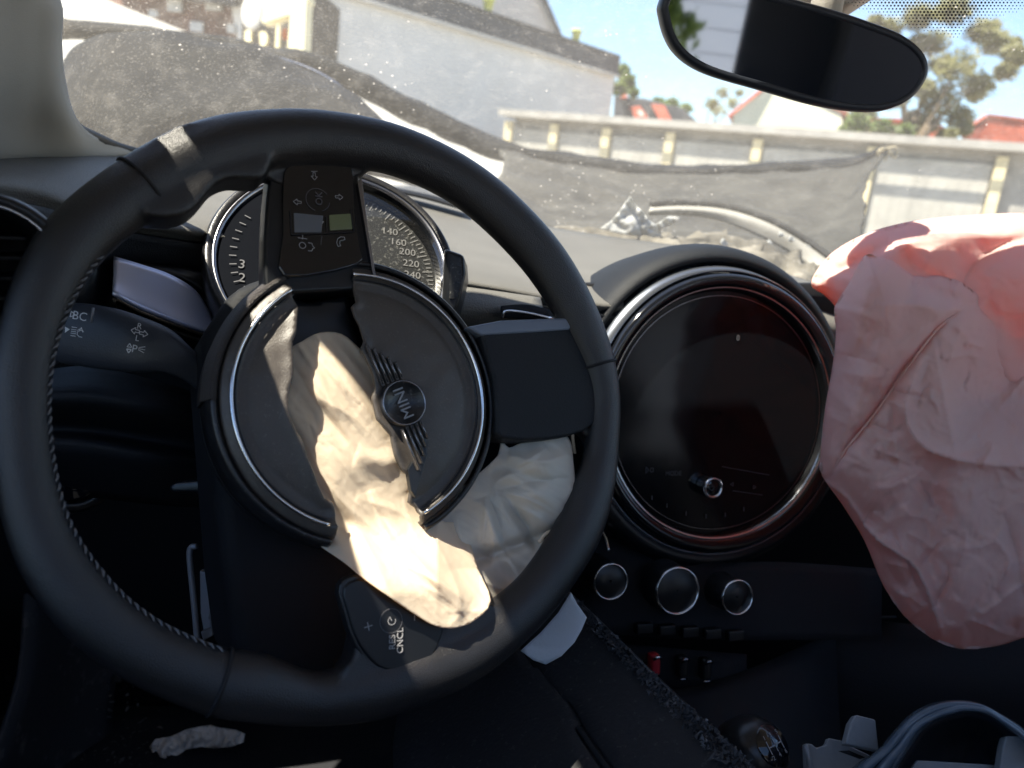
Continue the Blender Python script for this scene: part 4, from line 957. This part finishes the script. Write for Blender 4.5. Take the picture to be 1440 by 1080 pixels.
for k in range(16):
    x0 = _r.uniform(405, 520); y0 = _r.uniform(500, 700); L_ = _r.uniform(70, 190); q = []
    for t_ in (0, .33, .66, 1):
        q.append((x0+L_*t_*.62+_r.uniform(-8, 8), y0+L_*t_*.80+_r.uniform(-8, 8)))
    FD.append((q, _r.uniform(3.5, 8), _r.choice((-1, 1))*_r.uniform(.0012, .0030), 'sharp'))
for k in range(6):
    q = [(560+_r.uniform(-20, 20)+k*8, 770+k*14), (600+k*8, 800+k*13), (650, 845+k*6)]
    FD.append((q, _r.uniform(3, 5), _r.uniform(.0012, .0028), 'sharp'))
def base1(x, y):
    t = np.clip((y-722+np.minimum(0, (x-500)*.6))/118, 0, 1); t = t*t*(3-2*t); return -.013*(1-t)+.0175*t-.020*np.clip((x-615)/60, 0, 1)*np.clip((860-y)/60, 0, 1)+.006*np.exp(-((x-480)**2+(y-540)**2)/3500)+.42*folds(x, y, FD)+.0018*streak(x, y, .92, .0035, .026, 5)+.0003*crumplev(x, y, 4, 6)+.007*np.exp(-((x-500)**2+(y-640)**2)/3500)
out1 = [(395, 560), (400, 500), (425, 480), (450, 468), (480, 470), (505, 490), (535, 520), (560, 560), (590, 620), (600, 680), (615, 730), (650, 740), (672, 800), (690, 845), (668, 872), (640, 883), (612, 880), (590, 868), (560, 848), (520, 820), (480, 788), (430, 755), (398, 735), (430, 730), (445, 700), (420, 650), (405, 610)]
mesh('front_cloth', *patch(out1, 2.4, WF.P, 3, base1), BAGD, dab, solid=.0008, off=0)
FR = [([(690, 655), (730, 665), (800, 690)], 10, -.005, 'g'), ([(715, 640), (760, 650), (800, 640)], 10, .006, 'sharp'), ([(690, 690), (740, 700), (800, 735)], 10, .005, 'sharp'),
      ([(680, 700), (700, 760), (740, 830)], 12, .006, 'sharp'), ([(640, 720), (655, 790), (680, 850)], 12, .005, 'sharp'), ([(700, 680), (740, 740), (760, 780)], 9, -.006, 'g'), ([(660, 760), (700, 800), (720, 830)], 12, -.004, 'g'),
      ([(770, 748), (755, 790), (725, 830), (705, 850)], 7, .006, 'sharp'), ([(690, 680), (730, 655), (770, 630)], 9, .005, 'sharp')]
for k in range(14):
    a_ = math.radians(-38+k*9.5); x0, y0 = 682+_r.uniform(-6, 6), 690+_r.uniform(-8, 8); L_ = _r.uniform(60, 140)
    q = [(x0+12*math.cos(a_), y0+12*math.sin(a_)), (x0+L_*.5*math.cos(a_+.06), y0+L_*.5*math.sin(a_+.06)), (x0+L_*math.cos(a_+.15), y0+L_*math.sin(a_+.15))]
    FR.append((q, _r.uniform(4, 8), _r.choice((-1, 1))*_r.uniform(.0015, .0032), 'sharp'))
def base2(x, y):
    t = np.clip((x-640)/160, 0, 1); return -.022+.010*t+.018*np.exp(-((x-768)**2+(y-680)**2)/2200)-.008*np.exp(-(((x-740)*.35+(y-762)*.94)/9)**2)+1.15*folds(x, y, FR)+.0024*streak(x, y, .55, .006, .026, 11)+.0004*crumplev(x, y, 4, 12)
out2 = [(590, 700), (640, 690), (680, 660), (700, 640), (705, 620), (716, 630), (735, 622), (765, 616), (790, 610), (802, 622), (806, 650), (810, 700), (806, 735), (790, 745), (768, 748), (762, 775), (752, 800), (760, 830), (740, 860), (700, 880), (660, 880), (640, 884), (600, 860), (580, 780)]
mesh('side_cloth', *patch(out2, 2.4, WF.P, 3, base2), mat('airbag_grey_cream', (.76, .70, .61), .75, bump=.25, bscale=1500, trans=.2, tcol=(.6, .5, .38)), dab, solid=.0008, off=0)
mesh('hem', *tube([WF.P(x, y, -.004) for x, y in cr([(758, 762), (770, 749), (790, 744), (805, 734)], 5)], .0012, 6), BAGD, dab)
scrap('airbag_scrap', 'pale torn fabric scrap hanging behind the lower right rim', [(732, 915), (760, 890), (785, 862), (803, 833), (812, 850), (825, 868), (818, 885), (808, 903), (790, 922), (768, 934), (750, 928)], lambda x, y, h: D(x, y, .555+h), 4, SCRAP, 'fabric scrap', amp=.006, sc=9)
# ================================================================== CENTRE DISPLAY
CFm = Frame(EYE+Vector((.4268, .6275, -.2032)), azel(-.012, .214))
dsp = thing('centre_display', 'large round centre display with chrome ring and dark screen', 'display', CFm.O)
mesh('bezel', *lathe(CFm, 0, 0, [(.123, -.012), (.1245, -.002), (.128, .001), (.1335, .003), (.137, .0), (.139, -.012), (.138, -.05)], 96), GLOSS, dsp)
mesh('chrome_ring', *lathe(CFm, 0, 0, [(.1222, -.006), (.1232, -.0028), (.1248, -.0018), (.1262, -.0032), (.1262, -.007)], 96), CHROME, dsp)
mesh('outer_ring', *lathe(CFm, 0, 0, [(.139, -.010), (.1395, -.004), (.141, -.003), (.1475, -.022), (.1485, -.03), (.148, -.06)], 96), mat('outer_gloss', (.20, .22, .26), .25, .8), dsp)
mesh('recess_wall', *lathe(CFm, 0, 0, [(.123, -.003), (.121, -.012)], 96), CHROMED, dsp)
mesh('screen', *lathe(CFm, 0, 0, [(.001, -.0105), (.06, -.0108), (.1215, -.012)], 96), mat('screen_glass', (.004, .005, .007), .14, spec=.35), dsp)
DH = -.0095
# faint inner border of the screen
mesh('screen_border', *ribbons(CFm, [circ(.1165, 90, 0, 6.2832)], .0006, DH), CHROMED, dsp, smooth=False)
def dtext(s, x, y, sz): text(s, CFm, *CFm.loc(x, y, DH), sz, DH, PRINTD, dsp, rot=0)
dtext('MODE', 947, 666, .0062)
icon(dsp, CFm, 914, 661, .003, [[(-1.4, -1), (-1.4, 1), (-.4, 0), (-1.4, -1)], [(.2, -.6), (.2, .6), (1.2, .6), (1.2, -.6), (.2, -.6)]], .0007, DH, PRINTD)
icon(dsp, CFm, 1029, 681, .0022, [[(.8, -.8), (-.8, 0), (.8, .8), (.8, -.8)]], .0006, DH, PRINTD)
icon(dsp, CFm, 1061, 685, .0022, [tri], .0006, DH, PRINTD)
icon(dsp, CFm, 1038, 475, .0022, [[(-.5, 1), (-.5, -1), (.5, -1), (.5, 1), (-.5, 1)]], .0010, DH, PRINTD)
mesh('key_line', *ribbons(CFm, [[CFm.loc(x, y, DH) for x, y in q] for q in ([(1015, 656), (1082, 668)], [(1030, 690), (1072, 696)])], .0006, DH), PRINTD, dsp, smooth=False)
for x, y in ((917, 700), (938, 711), (965, 722), (993, 726), (1020, 724), (1046, 716)):
    mesh('preset_mark', *ribbons(CFm, [[CFm.loc(x, y-3, DH), CFm.loc(x, y+3, DH)]], .0010, DH), PRINTD, dsp, smooth=False)
pk = CFm.loc(1000, 685, 0)
mesh('power_knob', *lathe(CFm, *pk, [(.001, .004), (.0075, .004), (.0085, .003), (.0088, -.010)], 40), GLOSS, dsp)
mesh('power_ring', *lathe(CFm, *pk, [(.0078, .0035), (.0088, .0055), (.0100, .0050), (.0104, .001), (.0104, -.010)], 40), CHROME, dsp)
icon(dsp, CFm, 1001, 686, .0024, [circ(1, 14, 2.2, 7.2), [(0, .2), (0, 1.1)]], .0006, .0046, PRINTD)
# hood arching over the display
hood_rows = []
for r, h, du, dv in ((.147, -.03, 0, 0), (.150, -.016, 0, .002), (.156, -.018, 0, .004), (.162, -.03, 0, .005), (.168, -.06, 0, .004), (.170, -.12, 0, .0)):
    row = []
    for k in range(19):
        t = math.radians(165-k*9.4); row.append(CFm.W(du+r*math.cos(t), dv+r*math.sin(t), h))
    hood_rows.append(row)
mesh('hood', *loft(hood_rows, 4, 4), DASHF, dsp, solid=.003)
mesh('lower_collar', *lathe(CFm, 0, 0, [(.139, -.012), (.146, -.004), (.156, -.010), (.160, -.03)], 60, math.radians(195), math.radians(345)), SATIN, dsp)
# ================================================================== CONSOLE KNOBS
con = thing('centre_console', 'black centre console with three chrome ringed climate knobs', 'console', D(950, 850, 0.76))
mesh('fascia', *loft([[D(820, 740, 0.78), D(900, 770, 0.77), D(1000, 790, 0.77), D(1100, 790, 0.77), D(1240, 800, 0.78)], [D(815, 820, 0.76), D(900, 840, 0.75), D(1000, 850, 0.75), D(1100, 850, 0.75), D(1240, 850, 0.76)], [D(820, 890, 0.74), D(900, 895, 0.74), D(1000, 900, 0.74), D(1100, 900, 0.74), D(1240, 900, 0.75)]], 4, 4), SOFT, con, solid=.004)
for i, (x, y, r, hh) in enumerate(((859, 818, 26, .030), (953, 831, 34, .018), (1037, 840, 25, .018))):
    fr = Frame(D(x, y, .715), azel(-.02, .28))
    kb = mesh('climate_knob', *lathe(fr, 0, 0, [(.001, -.0005), (r*.715/FPX*.90, -.0005), (r*.715/FPX*.98, -.002), (r*.715/FPX, -hh), (r*.715/FPX*1.05, -hh-.012)], 48), SATIN, con)
    R_ = r*.715/FPX
    mesh('chrome_ring', *lathe(fr, 0, 0, [(R_*.90, -.0006), (R_*.93, .0012), (R_*.985, .0010), (R_*1.0, -.001)], 48), CHROME, kb)
for i in range(5):
    x = 905+i*32; fr = Frame(D(x, 883+i*2.5, .732), azel(0, .3))
    mesh('push_button', *box(fr.W(0, 0, 0), (.017, .010, .008), (fr.u, fr.v, fr.n)), SATIN, con, bevel=.0015)
for i, (x, m) in enumerate(((922, REDP), (961, CHROMED), (994, CHROMED))):
    fr = Frame(D(x, 935+i*3, .72), azel(0, .3))
    tg = mesh('toggle_switch', *box(fr.W(0, 0, -.004), (.010, .020, .012), (fr.u, fr.v, fr.n)), m if i == 0 else SATIN, con, bevel=.003)
    mesh('toggle_tip', *tube([fr.W(-.004, .006, .003), fr.W(0, .009, .005), fr.W(.004, .007, .003)], .0016, 8), CHROMED if i else CHROME, tg)
    mesh('toggle_tip', *tube([fr.W(-.004, -.011, .001), fr.W(.004, -.011, .001)], .0012, 8), CHROMED, tg)
mesh('toggle_row_panel', *loft([[D(870, 905, .745), D(950, 912, 0.74), D(1050, 920, 0.74)], [D(870, 960, .735), D(950, 968, .73), D(1050, 970, .73)]], 3, 3), SOFT, con, solid=.003)
mesh('side_chrome', *tube([Vector(q) for q in cr([D(847, 746, 0.75), D(853, 760, .745), D(856, 775, 0.74)], 4)], .0016, 6), CHROME, con)
mesh('knob_mark', *ribbons(Frame(D(1110, 860, 0.75), azel(0, .2)), [[(0, 0), (.03, 0)]], .0006, .001), PRINTD, con, smooth=False)
mesh('tunnel_side', *loft([[D(860, 955, .72), D(980, 965, .72), D(1175, 890, .77)], [D(900, 1020, .66), D(1000, 1030, .66), D(1180, 1000, .76)], [D(950, 1110, .60), D(1050, 1120, .60), D(1190, 1110, .75)]], 4, 4), SOFT, con, solid=.004)
gbx = thing('glovebox', 'black glovebox lid below the pink airbag', 'glovebox', D(1300, 880, .78))
mesh('lid', *loft([[D(1120, 870, .80), D(1250, 875, .78), D(1400, 890, .76), D(1600, 900, .74)], [D(1120, 960, .79), D(1250, 970, .77), D(1400, 980, .75), D(1600, 990, .73)], [D(1130, 1060, .82), D(1250, 1070, .8), D(1400, 1080, .78), D(1600, 1090, .76)]], 4, 4), SOFT, gbx, solid=.004)
mesh('seam_line', *tube([D(1160, 868, .79), D(1260, 868, .78)], .0014, 6), DASHF, gbx)
# ================================================================== GEAR LEVER
gk = Frame(D(1062, 1056, .56), azel(.35, .85))
gear = thing('gear_lever', 'dark glossy gear knob with shift pattern beside the torn panel', 'gear lever', gk.W(0, 0, -.08))
mesh('knob', *lathe(gk, 0, 0, [(.001, .0195), (.012, .0185), (.019, .014), (.0235, .006), (.0255, -.004), (.0245, -.016), (.0195, -.028), (.013, -.04), (.011, -.05)], 48), mat('knob_black', (.015, .015, .017), .3, dust=.1, dscale=300), gear)
mesh('badge', *lathe(gk, 0, 0, [(.001, .0203), (.0135, .0193), (.0145, .018)], 40), GLOSS, gear)
mesh('shift_pattern', *ribbons(gk, [[(-.007, .0045), (-.007, -.0045)], [(0, .0045), (0, -.0045)], [(.007, .0045), (.007, -.0045)], [(-.007, 0), (.007, 0)]], .0008, .0207), PRINT, gear, smooth=False)
for s_, a, b in (('1', -.007, .0068), ('3', 0, .0068), ('5', .007, .0068), ('2', -.007, -.0068), ('4', 0, -.0068), ('6', .007, -.0068)):
    text(s_, gk, a, b, .0042, .0206, PRINT, gear)
mesh('chrome_strip', *tube([gk.W(.0250*math.cos(q), .0250*math.sin(q), -.002) for q in [math.radians(-70+k*5) for k in range(18)]], .0012, 6), CHROME, gear)
mesh('shaft', *tube([gk.W(0, 0, -.045), gk.W(0, 0, -.11)], .008, 12), SATIN, gear)
# ================================================================== TORN PANEL
tp_ = thing('torn_trim_panel', 'black torn trim panel with shredded foam edge below the wheel', 'trim panel', D(850, 1000, .6))
A, B, C_, E_ = D(800, 836, .66), D(1085, 1110, .46), D(560, 1300, .46), D(560, 990, .68)
nP = (B-A).cross(E_-A).normalized()
if nP.dot(EYE-A) < 0: nP = -nP
rws = []
for t_ in np.linspace(0, 1, 9):
    e0 = A.lerp(B, t_); e1 = E_.lerp(C_, t_)
    rws.append([e0.lerp(e1, s_)+nP*(.004*math.sin(t_*9+s_*5)-(.012 if s_ > .5 else 0)*0) for s_ in (0, .04, .3, .34, .6, 1)])
mesh('panel', *loft(rws, 4, 4), PANELB, tp_, solid=.008, off=0)
rnd = random.Random(4); parts = []
ed = (B-A).normalized(); dn = (E_-A).normalized()
for i in range(1900):
    t_ = rnd.random(); e0 = A.lerp(B, t_); dl = (E_.lerp(C_, t_)-e0).normalized(); nl = ed.cross(dl).normalized(); nl = nl if nl.dot(EYE-e0) > 0 else -nl
    p = e0+dl*(rnd.random()**1.3*(.006+.010*t_))+nl*(.0042+.004*math.sin(t_*9)+rnd.uniform(0, .003)); s_ = .0003+.0016*rnd.random()**2.5
    q = [p+Vector((rnd.gauss(0, 1), rnd.gauss(0, 1), rnd.gauss(0, 1)))*s_ for _ in range(4)]
    parts.append((q, [(0, 1, 2), (0, 2, 3), (0, 3, 1), (1, 3, 2)]))
mesh('shredded_edge', *join(parts), FOAM, tp_, smooth=False, kind='stuff')
mesh('edge_piping', *tube([Vector(q) for q in cr([A.lerp(B, t_)+nP*(.003+.004*math.sin(t_*9)) for t_ in np.linspace(0, 1, 14)], 3)], .0022, 6), SATIN, tp_)
# ================================================================== BROKEN TRIM, lower right
bt = thing('broken_gaiter_trim', 'broken grey plastic trim with clipped tabs and smoked curved hood', 'trim', D(1280, 1060, .52))
def dp(L, d, t0, t1, m, nm, bev=.0012): return mesh(nm, *prism([D(x, y, d) for x, y in L], (CF*.8+Vector((0, 0, -.6))).normalized(), t0, t1), m, bt, bevel=bev)
dp([(1130, 1046), (1140, 1046), (1147, 1052), (1160, 1048), (1163, 1038), (1183, 1042), (1190, 1047), (1230, 1066), (1222, 1110), (1133, 1110)], .53, -.002, .004, GREYP, 'base_plate')
dp([(1200, 1006), (1228, 1013), (1233, 1057), (1185, 1047), (1192, 1018)], .515, -.004, .004, GREYP, 'clip_tab')
dp([(1410, 1036), (1470, 1036), (1470, 1090), (1400, 1090), (1406, 1050)], .50, -.004, .004, GREYP, 'clip_tab')
dp([(1288, 1069), (1403, 1076), (1400, 1100), (1270, 1100)], .51, -.002, .002, GREYP, 'ledge_plate')
dp([(1176, 1057), (1190, 1056), (1214, 1066), (1206, 1068)], .524, -.004, -.003, SOFT, 'slot', 0)
mesh('plate_edge', *tube([D(1133, 1048, .525), D(1138, 1066, .525), D(1140, 1100, .525)], .0016, 6), GREYP, bt)
oa = [(1190, 1095), (1207, 1077), (1237, 1057), (1260, 1030), (1283, 1007), (1310, 993), (1343, 988), (1377, 992), (1407, 1007), (1437, 1027), (1470, 1060)]
ia_ = [(1245, 1100), (1260, 1073), (1277, 1047), (1297, 1020), (1323, 1007), (1345, 1001), (1360, 998), (1390, 1003), (1420, 1023), (1440, 1040), (1460, 1075)]
rws = [[D(x, y, .50) for x, y in oa], [D(x*.75+u*.25, y*.75+v*.25, .485) for (x, y), (u, v) in zip(oa, ia_)], [D(x*.5+u*.5, y*.5+v*.5, .49) for (x, y), (u, v) in zip(oa, ia_)], [D(x*.25+u*.75, y*.25+v*.75, .483) for (x, y), (u, v) in zip(oa, ia_)], [D(x, y, .50) for x, y in ia_], [D(x, y+3, .53) for x, y in ia_]]
mesh('curved_hood', *loft(rws, 5, 4), SMOKE, bt, solid=.0015)
rws = [[D(x, y, .54) for x, y in ia_], [D(x*.5+1345*.5, y*.5+1060*.5, .60) for x, y in ia_], [D(x*.2+1345*.8, y*.2+1090*.8, .62) for x, y in ia_]]
mesh('hood_inside', *loft(rws, 5, 4), mat('deep_navy', (.012, .018, .028), .35), bt, solid=.002)
# ================================================================== FOOTWELL
ft = thing('footwell_panel', 'dusty dark footwell side and pedal bracket below the wheel', 'footwell', D(120, 950, .9))
mesh('side_panel', *loft([[D(40, 800, .80), D(110, 850, .85), D(180, 900, .9)], [D(30, 950, .75), D(110, 960, .85), D(160, 980, .9)], [D(-20, 1100, .7), D(60, 1090, .8), D(160, 1090, .9)]], 4, 4), mat('footwell_plastic', (.03, .034, .042), .7, bump=.6, bscale=200, dust=.3, dscale=30), ft, solid=.005)
mesh('floor_mat', *loft([[D(-60, 1010, .88), D(150, 1000, .95), D(400, 1000, 1.0), D(640, 1000, 1.0)], [D(-60, 1120, .78), D(150, 1120, .8), D(400, 1120, .82), D(640, 1120, .82)]], 5, 5), mat('mat_dusty', (.010, .011, .014), .95, bump=1, bscale=160, dust=.3, dscale=45, dcol=(.05, .05, .05)), ft, solid=.006)
pd = thing('clutch_pedal', 'dark ribbed pedal in the footwell behind the lower left rim', 'pedal', D(160, 945, .92))
mesh('pad', *prism([D(x, y, .90) for x, y in [(148, 920), (172, 922), (172, 960), (150, 960)]], CF, -.004, .004), RUBBER, pd, bevel=.003)
mesh('arm', *tube([D(165, 880, .95), D(160, 940, .905)], .006, 8), SATIN, pd)
scrap('crumpled_paper', 'crumpled pale paper lying in the dark footwell', [(211, 1050), (218, 1040), (240, 1036), (262, 1026), (280, 1022), (296, 1020), (312, 1024), (330, 1026), (344, 1032), (342, 1044), (325, 1050), (300, 1052), (282, 1050), (262, 1054), (250, 1062), (232, 1066), (216, 1062)], lambda x, y, h: D(x, y, .86+h), 2.5, PAPER, 'paper', amp=.018, sc=70)
dbm = thing('floor_debris', 'scattered pale dust and fragments on the footwell floor', 'debris', D(200, 1040, .88)); dbm['kind'] = 'stuff'
parts = []; rnd = random.Random(9)
for i in range(260):
    x, y = rnd.uniform(10, 230), rnd.uniform(950, 1080); p = D(x, y, .865-.0004*(y-1000)); s_ = rnd.uniform(.0005, .0022)
    q = [p+Vector((rnd.gauss(0, 1), rnd.gauss(0, 1), rnd.gauss(0, .5)))*s_ for _ in range(4)]
    parts.append((q, [(0, 1, 2), (0, 2, 3), (0, 3, 1), (1, 3, 2)]))
mesh('fragments', *join(parts), mat('debris', (.06, .06, .06), .9), dbm, smooth=False, kind='stuff')
# ================================================================== PASSENGER AIRBAG
pab = thing('passenger_airbag', 'large deflated pinkish white passenger airbag hanging over the dashboard', 'airbag', D(1300, 620, .72))
PF = Frame(D(1320, 560, .66), azel(-.25, .30))
pout_up = [(1142, 402), (1148, 382), (1175, 352), (1225, 326), (1290, 310), (1360, 303), (1440, 300), (1520, 305), (1600, 380), (1620, 520), (1560, 620), (1440, 600), (1300, 560), (1200, 500), (1180, 440), (1160, 415)]
FU = [([(1150, 400), (1200, 372), (1255, 345)], 12, -.010, 'g'), ([(1255, 345), (1330, 335), (1440, 330)], 16, .010, 'sharp'), ([(1180, 425), (1215, 385), (1255, 350)], 10, .010, 'sharp'),
      ([(1345, 420), (1370, 370), (1420, 340), (1480, 330)], 22, -.014, 'sharp'), ([(1380, 430), (1440, 480), (1480, 560)], 26, -.012, 'g'), ([(1270, 350), (1290, 380), (1340, 400)], 12, -.008, 'g')]
def dist_in(x, y, P): return sd(x, y, P+[P[0]])[0]
def pb_up(x, y):
    d = dist_in(x, y, pout_up); e = 1-np.exp(-d/35); return -.075+.05*e+folds(x, y, FU)+.004*crumplev(x, y, 1.6, 21)
mesh('upper_lobe', *patch(pout_up, 4, PF.P, 4, pb_up), BAGP, pab, solid=.0008, off=0)
mesh('upper_lobe_back', *patch(pout_up, 12, PF.P, 4, lambda x, y: -.075-.05*(1-np.exp(-dist_in(x, y, pout_up)/35))), BAGP, pab, solid=.0008, off=0)
pout = [(1217, 359), (1235, 362), (1256, 368), (1285, 388), (1318, 388), (1350, 396), (1374, 414), (1376, 432), (1400, 458), (1440, 515), (1500, 560), (1620, 600), (1640, 760), (1560, 860), (1450, 893), (1402, 908), (1350, 912), (1310, 897), (1272, 866), (1242, 822), (1216, 760), (1184, 708), (1156, 668), (1154, 640), (1160, 580), (1172, 510), (1176, 465), (1174, 432), (1195, 398)]
FL = [([(1376, 428), (1330, 450), (1295, 490), (1270, 520), (1230, 580), (1190, 630), (1168, 672)], 6, -.013, 'sharp'),
      ([(1300, 500), (1280, 540), (1272, 580), (1290, 620), (1340, 645), (1440, 655), (1560, 640)], 11, .012, 'sharp'),
      ([(1330, 570), (1400, 560), (1500, 580)], 55, -.050, 'g'), ([(1345, 480), (1400, 500), (1440, 530)], 40, -.020, 'g'),
      ([(1160, 676), (1190, 700), (1225, 750), (1250, 770), (1290, 800), (1315, 860), (1326, 898)], 7, .018, 'sharp'),
      ([(1300, 640), (1310, 700), (1300, 780), (1325, 880)], 26, -.016, 'g'),
      ([(1180, 700), (1215, 740), (1250, 800), (1300, 870)], 8, -.005, 'sharp'),
      ([(1250, 740), (1275, 790), (1290, 830)], 10, -.008, 'sharp'), ([(1240, 790), (1290, 800)], 7, .006, 'sharp'), ([(1255, 830), (1305, 850)], 6, .005, 'sharp'),
      ([(1400, 830), (1420, 790), (1400, 760)], 8, .007, 'sharp'), ([(1360, 880), (1400, 850), (1440, 820), (1480, 790)], 10, .008, 'sharp'), ([(1410, 720), (1430, 780), (1440, 850)], 9, -.006, 'sharp'), ([(1425, 905), (1440, 870), (1470, 850)], 8, .006, 'sharp'),
      ([(1220, 365), (1215, 420), (1195, 500)], 22, .012, 'g'), ([(1260, 380), (1255, 440), (1225, 520), (1190, 600)], 16, .006, 'g'), ([(1230, 430), (1290, 430), (1340, 440)], 12, .006, 'sharp'), ([(1180, 520), (1230, 530), (1270, 520)], 10, .004, 'sharp'),
      ([(1290, 395), (1330, 420), (1370, 425)], 12, -.012, 'g'), ([(1200, 600), (1240, 640), (1290, 650)], 14, -.006, 'g'), ([(1220, 690), (1270, 680), (1300, 660)], 12, .006, 'sharp'), ([(1240, 560), (1290, 580)], 12, .005, 'sharp')]
_r = random.Random(5)
for k in range(34):
    x0 = _r.uniform(1180, 1440); y0 = _r.uniform(380, 880); a_ = _r.choice((_r.gauss(2.2, .35), _r.gauss(.5, .5), _r.gauss(1.4, .4))); L_ = _r.uniform(25, 80)
    q = [(x0+L_*t_*math.cos(a_)+_r.uniform(-5, 5), y0+L_*t_*math.sin(a_)+_r.uniform(-5, 5)) for t_ in (0, .35, .7, 1)]
    FL.append((q, _r.uniform(3, 7), _r.choice((-1, 1))*_r.uniform(.003, .0065), 'sharp'))
def pb(x, y):
    d = dist_in(x, y, pout); e = 1-np.exp(-d/30); t = (y-360)/550
    return -.035+.06*e+.012*np.sin(t*3)
def pbf(x, y): return pb(x, y)+folds(x, y, FL)+.0036*crumplev(x, y, 1.7, 33)+.0013*crumplev(x*.8+y*.5, (y*.8-x*.5)*.6, 4.5, 35)
mesh('front_lobe', *patch(pout, 2.8, PF.P, 4, pbf), BAGP, pab, solid=.0008, off=0)
for L in ([(1374, 430), (1330, 452), (1295, 492), (1230, 582), (1190, 632), (1167, 673)],):
    mesh('seam', *tube([PF.P(x, y, float(pb(np.array([x]), np.array([y]))[0])-.0025) for x, y in cr(L, 8)], .0009, 6), BAGP, pab)
# ================================================================== MIRROR
mo = [(929, 5), (930, 24), (937, 50), (950, 73), (973, 93), (1008, 109), (1074, 128), (1152, 150), (1210, 158), (1249, 155), (1281, 140), (1301, 115), (1306, 93), (1297, 70), (1270, 48), (1222, 29), (1180, 15), (1120, -2), (1050, -18), (985, -28), (945, -22)]
MD = .60
MC = D(1118, 70, MD)
tgt = Vector((.2, -1.0, 0)).normalized()       # where the mirror looks
mn = ((EYE-MC).normalized()+tgt).normalized()
MF = Frame(MC, mn)
mir = thing('rear_view_mirror', 'black framed rear view mirror hanging at the top of the windscreen', 'mirror', MC)
mpts = cr([MF.loc(x, y, .004) for x, y in mo], 4, True); mcx = sum(p[0] for p in mpts)/len(mpts); mcy = sum(p[1] for p in mpts)/len(mpts)
def mring(s, h, inset=0):
    out = []
    for k, p in enumerate(mpts):
        a, b = p[0]-mcx, p[1]-mcy
        if inset:
            L = math.hypot(a, b); nx, ny = mpts[(k+1) % len(mpts)][1]-mpts[k-1][1], -(mpts[(k+1) % len(mpts)][0]-mpts[k-1][0]); q = math.hypot(nx, ny); nx, ny = nx/q, ny/q
            if nx*a+ny*b < 0: nx, ny = -nx, -ny
            a, b = a-nx*inset, b-ny*inset
        out.append(MF.W(mcx+a*s, mcy+b*s, h))
    return out
rings = [mring(1, .0045, .0065), mring(1, .0065, .0055), mring(1, .0055, .0015), mring(1, .001, 0), mring(1, -.008, .0005), mring(.93, -.022), mring(.7, -.032), mring(.1, -.036)]
V, F = [], []
for r in rings: V += r
k = len(mpts)
for i in range(len(rings)-1):
    for j in range(k): F.append((i*k+j, i*k+(j+1) % k, (i+1)*k+(j+1) % k, (i+1)*k+j))
F.append(tuple(range((len(rings)-1)*k, len(rings)*k)))
mesh('frame', V, F, mat('mirror_frame', (.02, .024, .034), .42), mir)
mesh('glass', mring(1, .0050, .0063), [tuple(range(k))], MIRG, mir, smooth=False)
mesh('stem', *tube([MF.W(.03, .02, -.03), MF.W(.04, .06, -.05), MF.W(.045, .12, -.05)], [.014, .012, .02], 12), LINER, mir)
mesh('mount_cover', *prism([D(x, y, .66) for x, y in [(1100, -60), (1110, -25), (1150, -4), (1185, 16), (1205, 8), (1245, -18), (1260, -60)]], CF, -.01, .02), LINER, mir, bevel=.004)
#@REAR
# things behind the driver that the mirror can see
for i, x in enumerate((-.02, .66)):
    f = Frame(Vector((x, -.35, 1.10-.12*i)), Vector((0, -1, .1)))
    st = thing('front_seat', ('dark cloth driver seat with headrest behind the camera', 'dark cloth passenger seat with headrest in the mirror')[i], 'seat', (x, -.3, .25), group='front seats')
    mesh('headrest', *prism([f.W(a, b, 0) for a, b in [(-.12, -.08), (.12, -.08), (.13, 0), (.10, .09), (-.10, .09), (-.13, 0)]], f.n, -.04, .05), SEAT, st, bevel=.03, bseg=4)
    mesh('backrest', *prism([f.W(a, b, 0) for a, b in [(-.24, -.75), (.24, -.75), (.25, -.3), (.18, -.12), (-.18, -.12), (-.25, -.3)]], f.n, -.06, .08), SEAT, st, bevel=.04, bseg=4)
    for s_ in (-.05, .05): mesh('headrest_post', *tube([f.W(s_, -.14, 0), f.W(s_, -.06, 0)], .006, 8), CHROME, st)
rw = thing('shutter_wall', 'grey slatted shutter wall seen behind the car in the mirror', 'wall', (1.5, -6, 0))
mesh('panel', *box((1.5, -6.1, 2.0), (7, .1, 4.0)), SHUT, rw, smooth=False)
for k in range(20):
    mesh('slat', *box((1.5, -6.02, .2+k*.19), (6.9, .05, .183)), SHUT, rw, smooth=False)
tree('green leafy branch behind the car, seen in the mirror', (-.6, -4.6, 0), 4, [(Vector((.25+q*.10, -4.4, 1.9-q*.25)), (.25, .3, .35)) for q in range(4)]+[(Vector((0, -4.4, 2.2)), (.5, .4, .5))], 1000, .05, LEAF, 31, limbs=False)
#@END
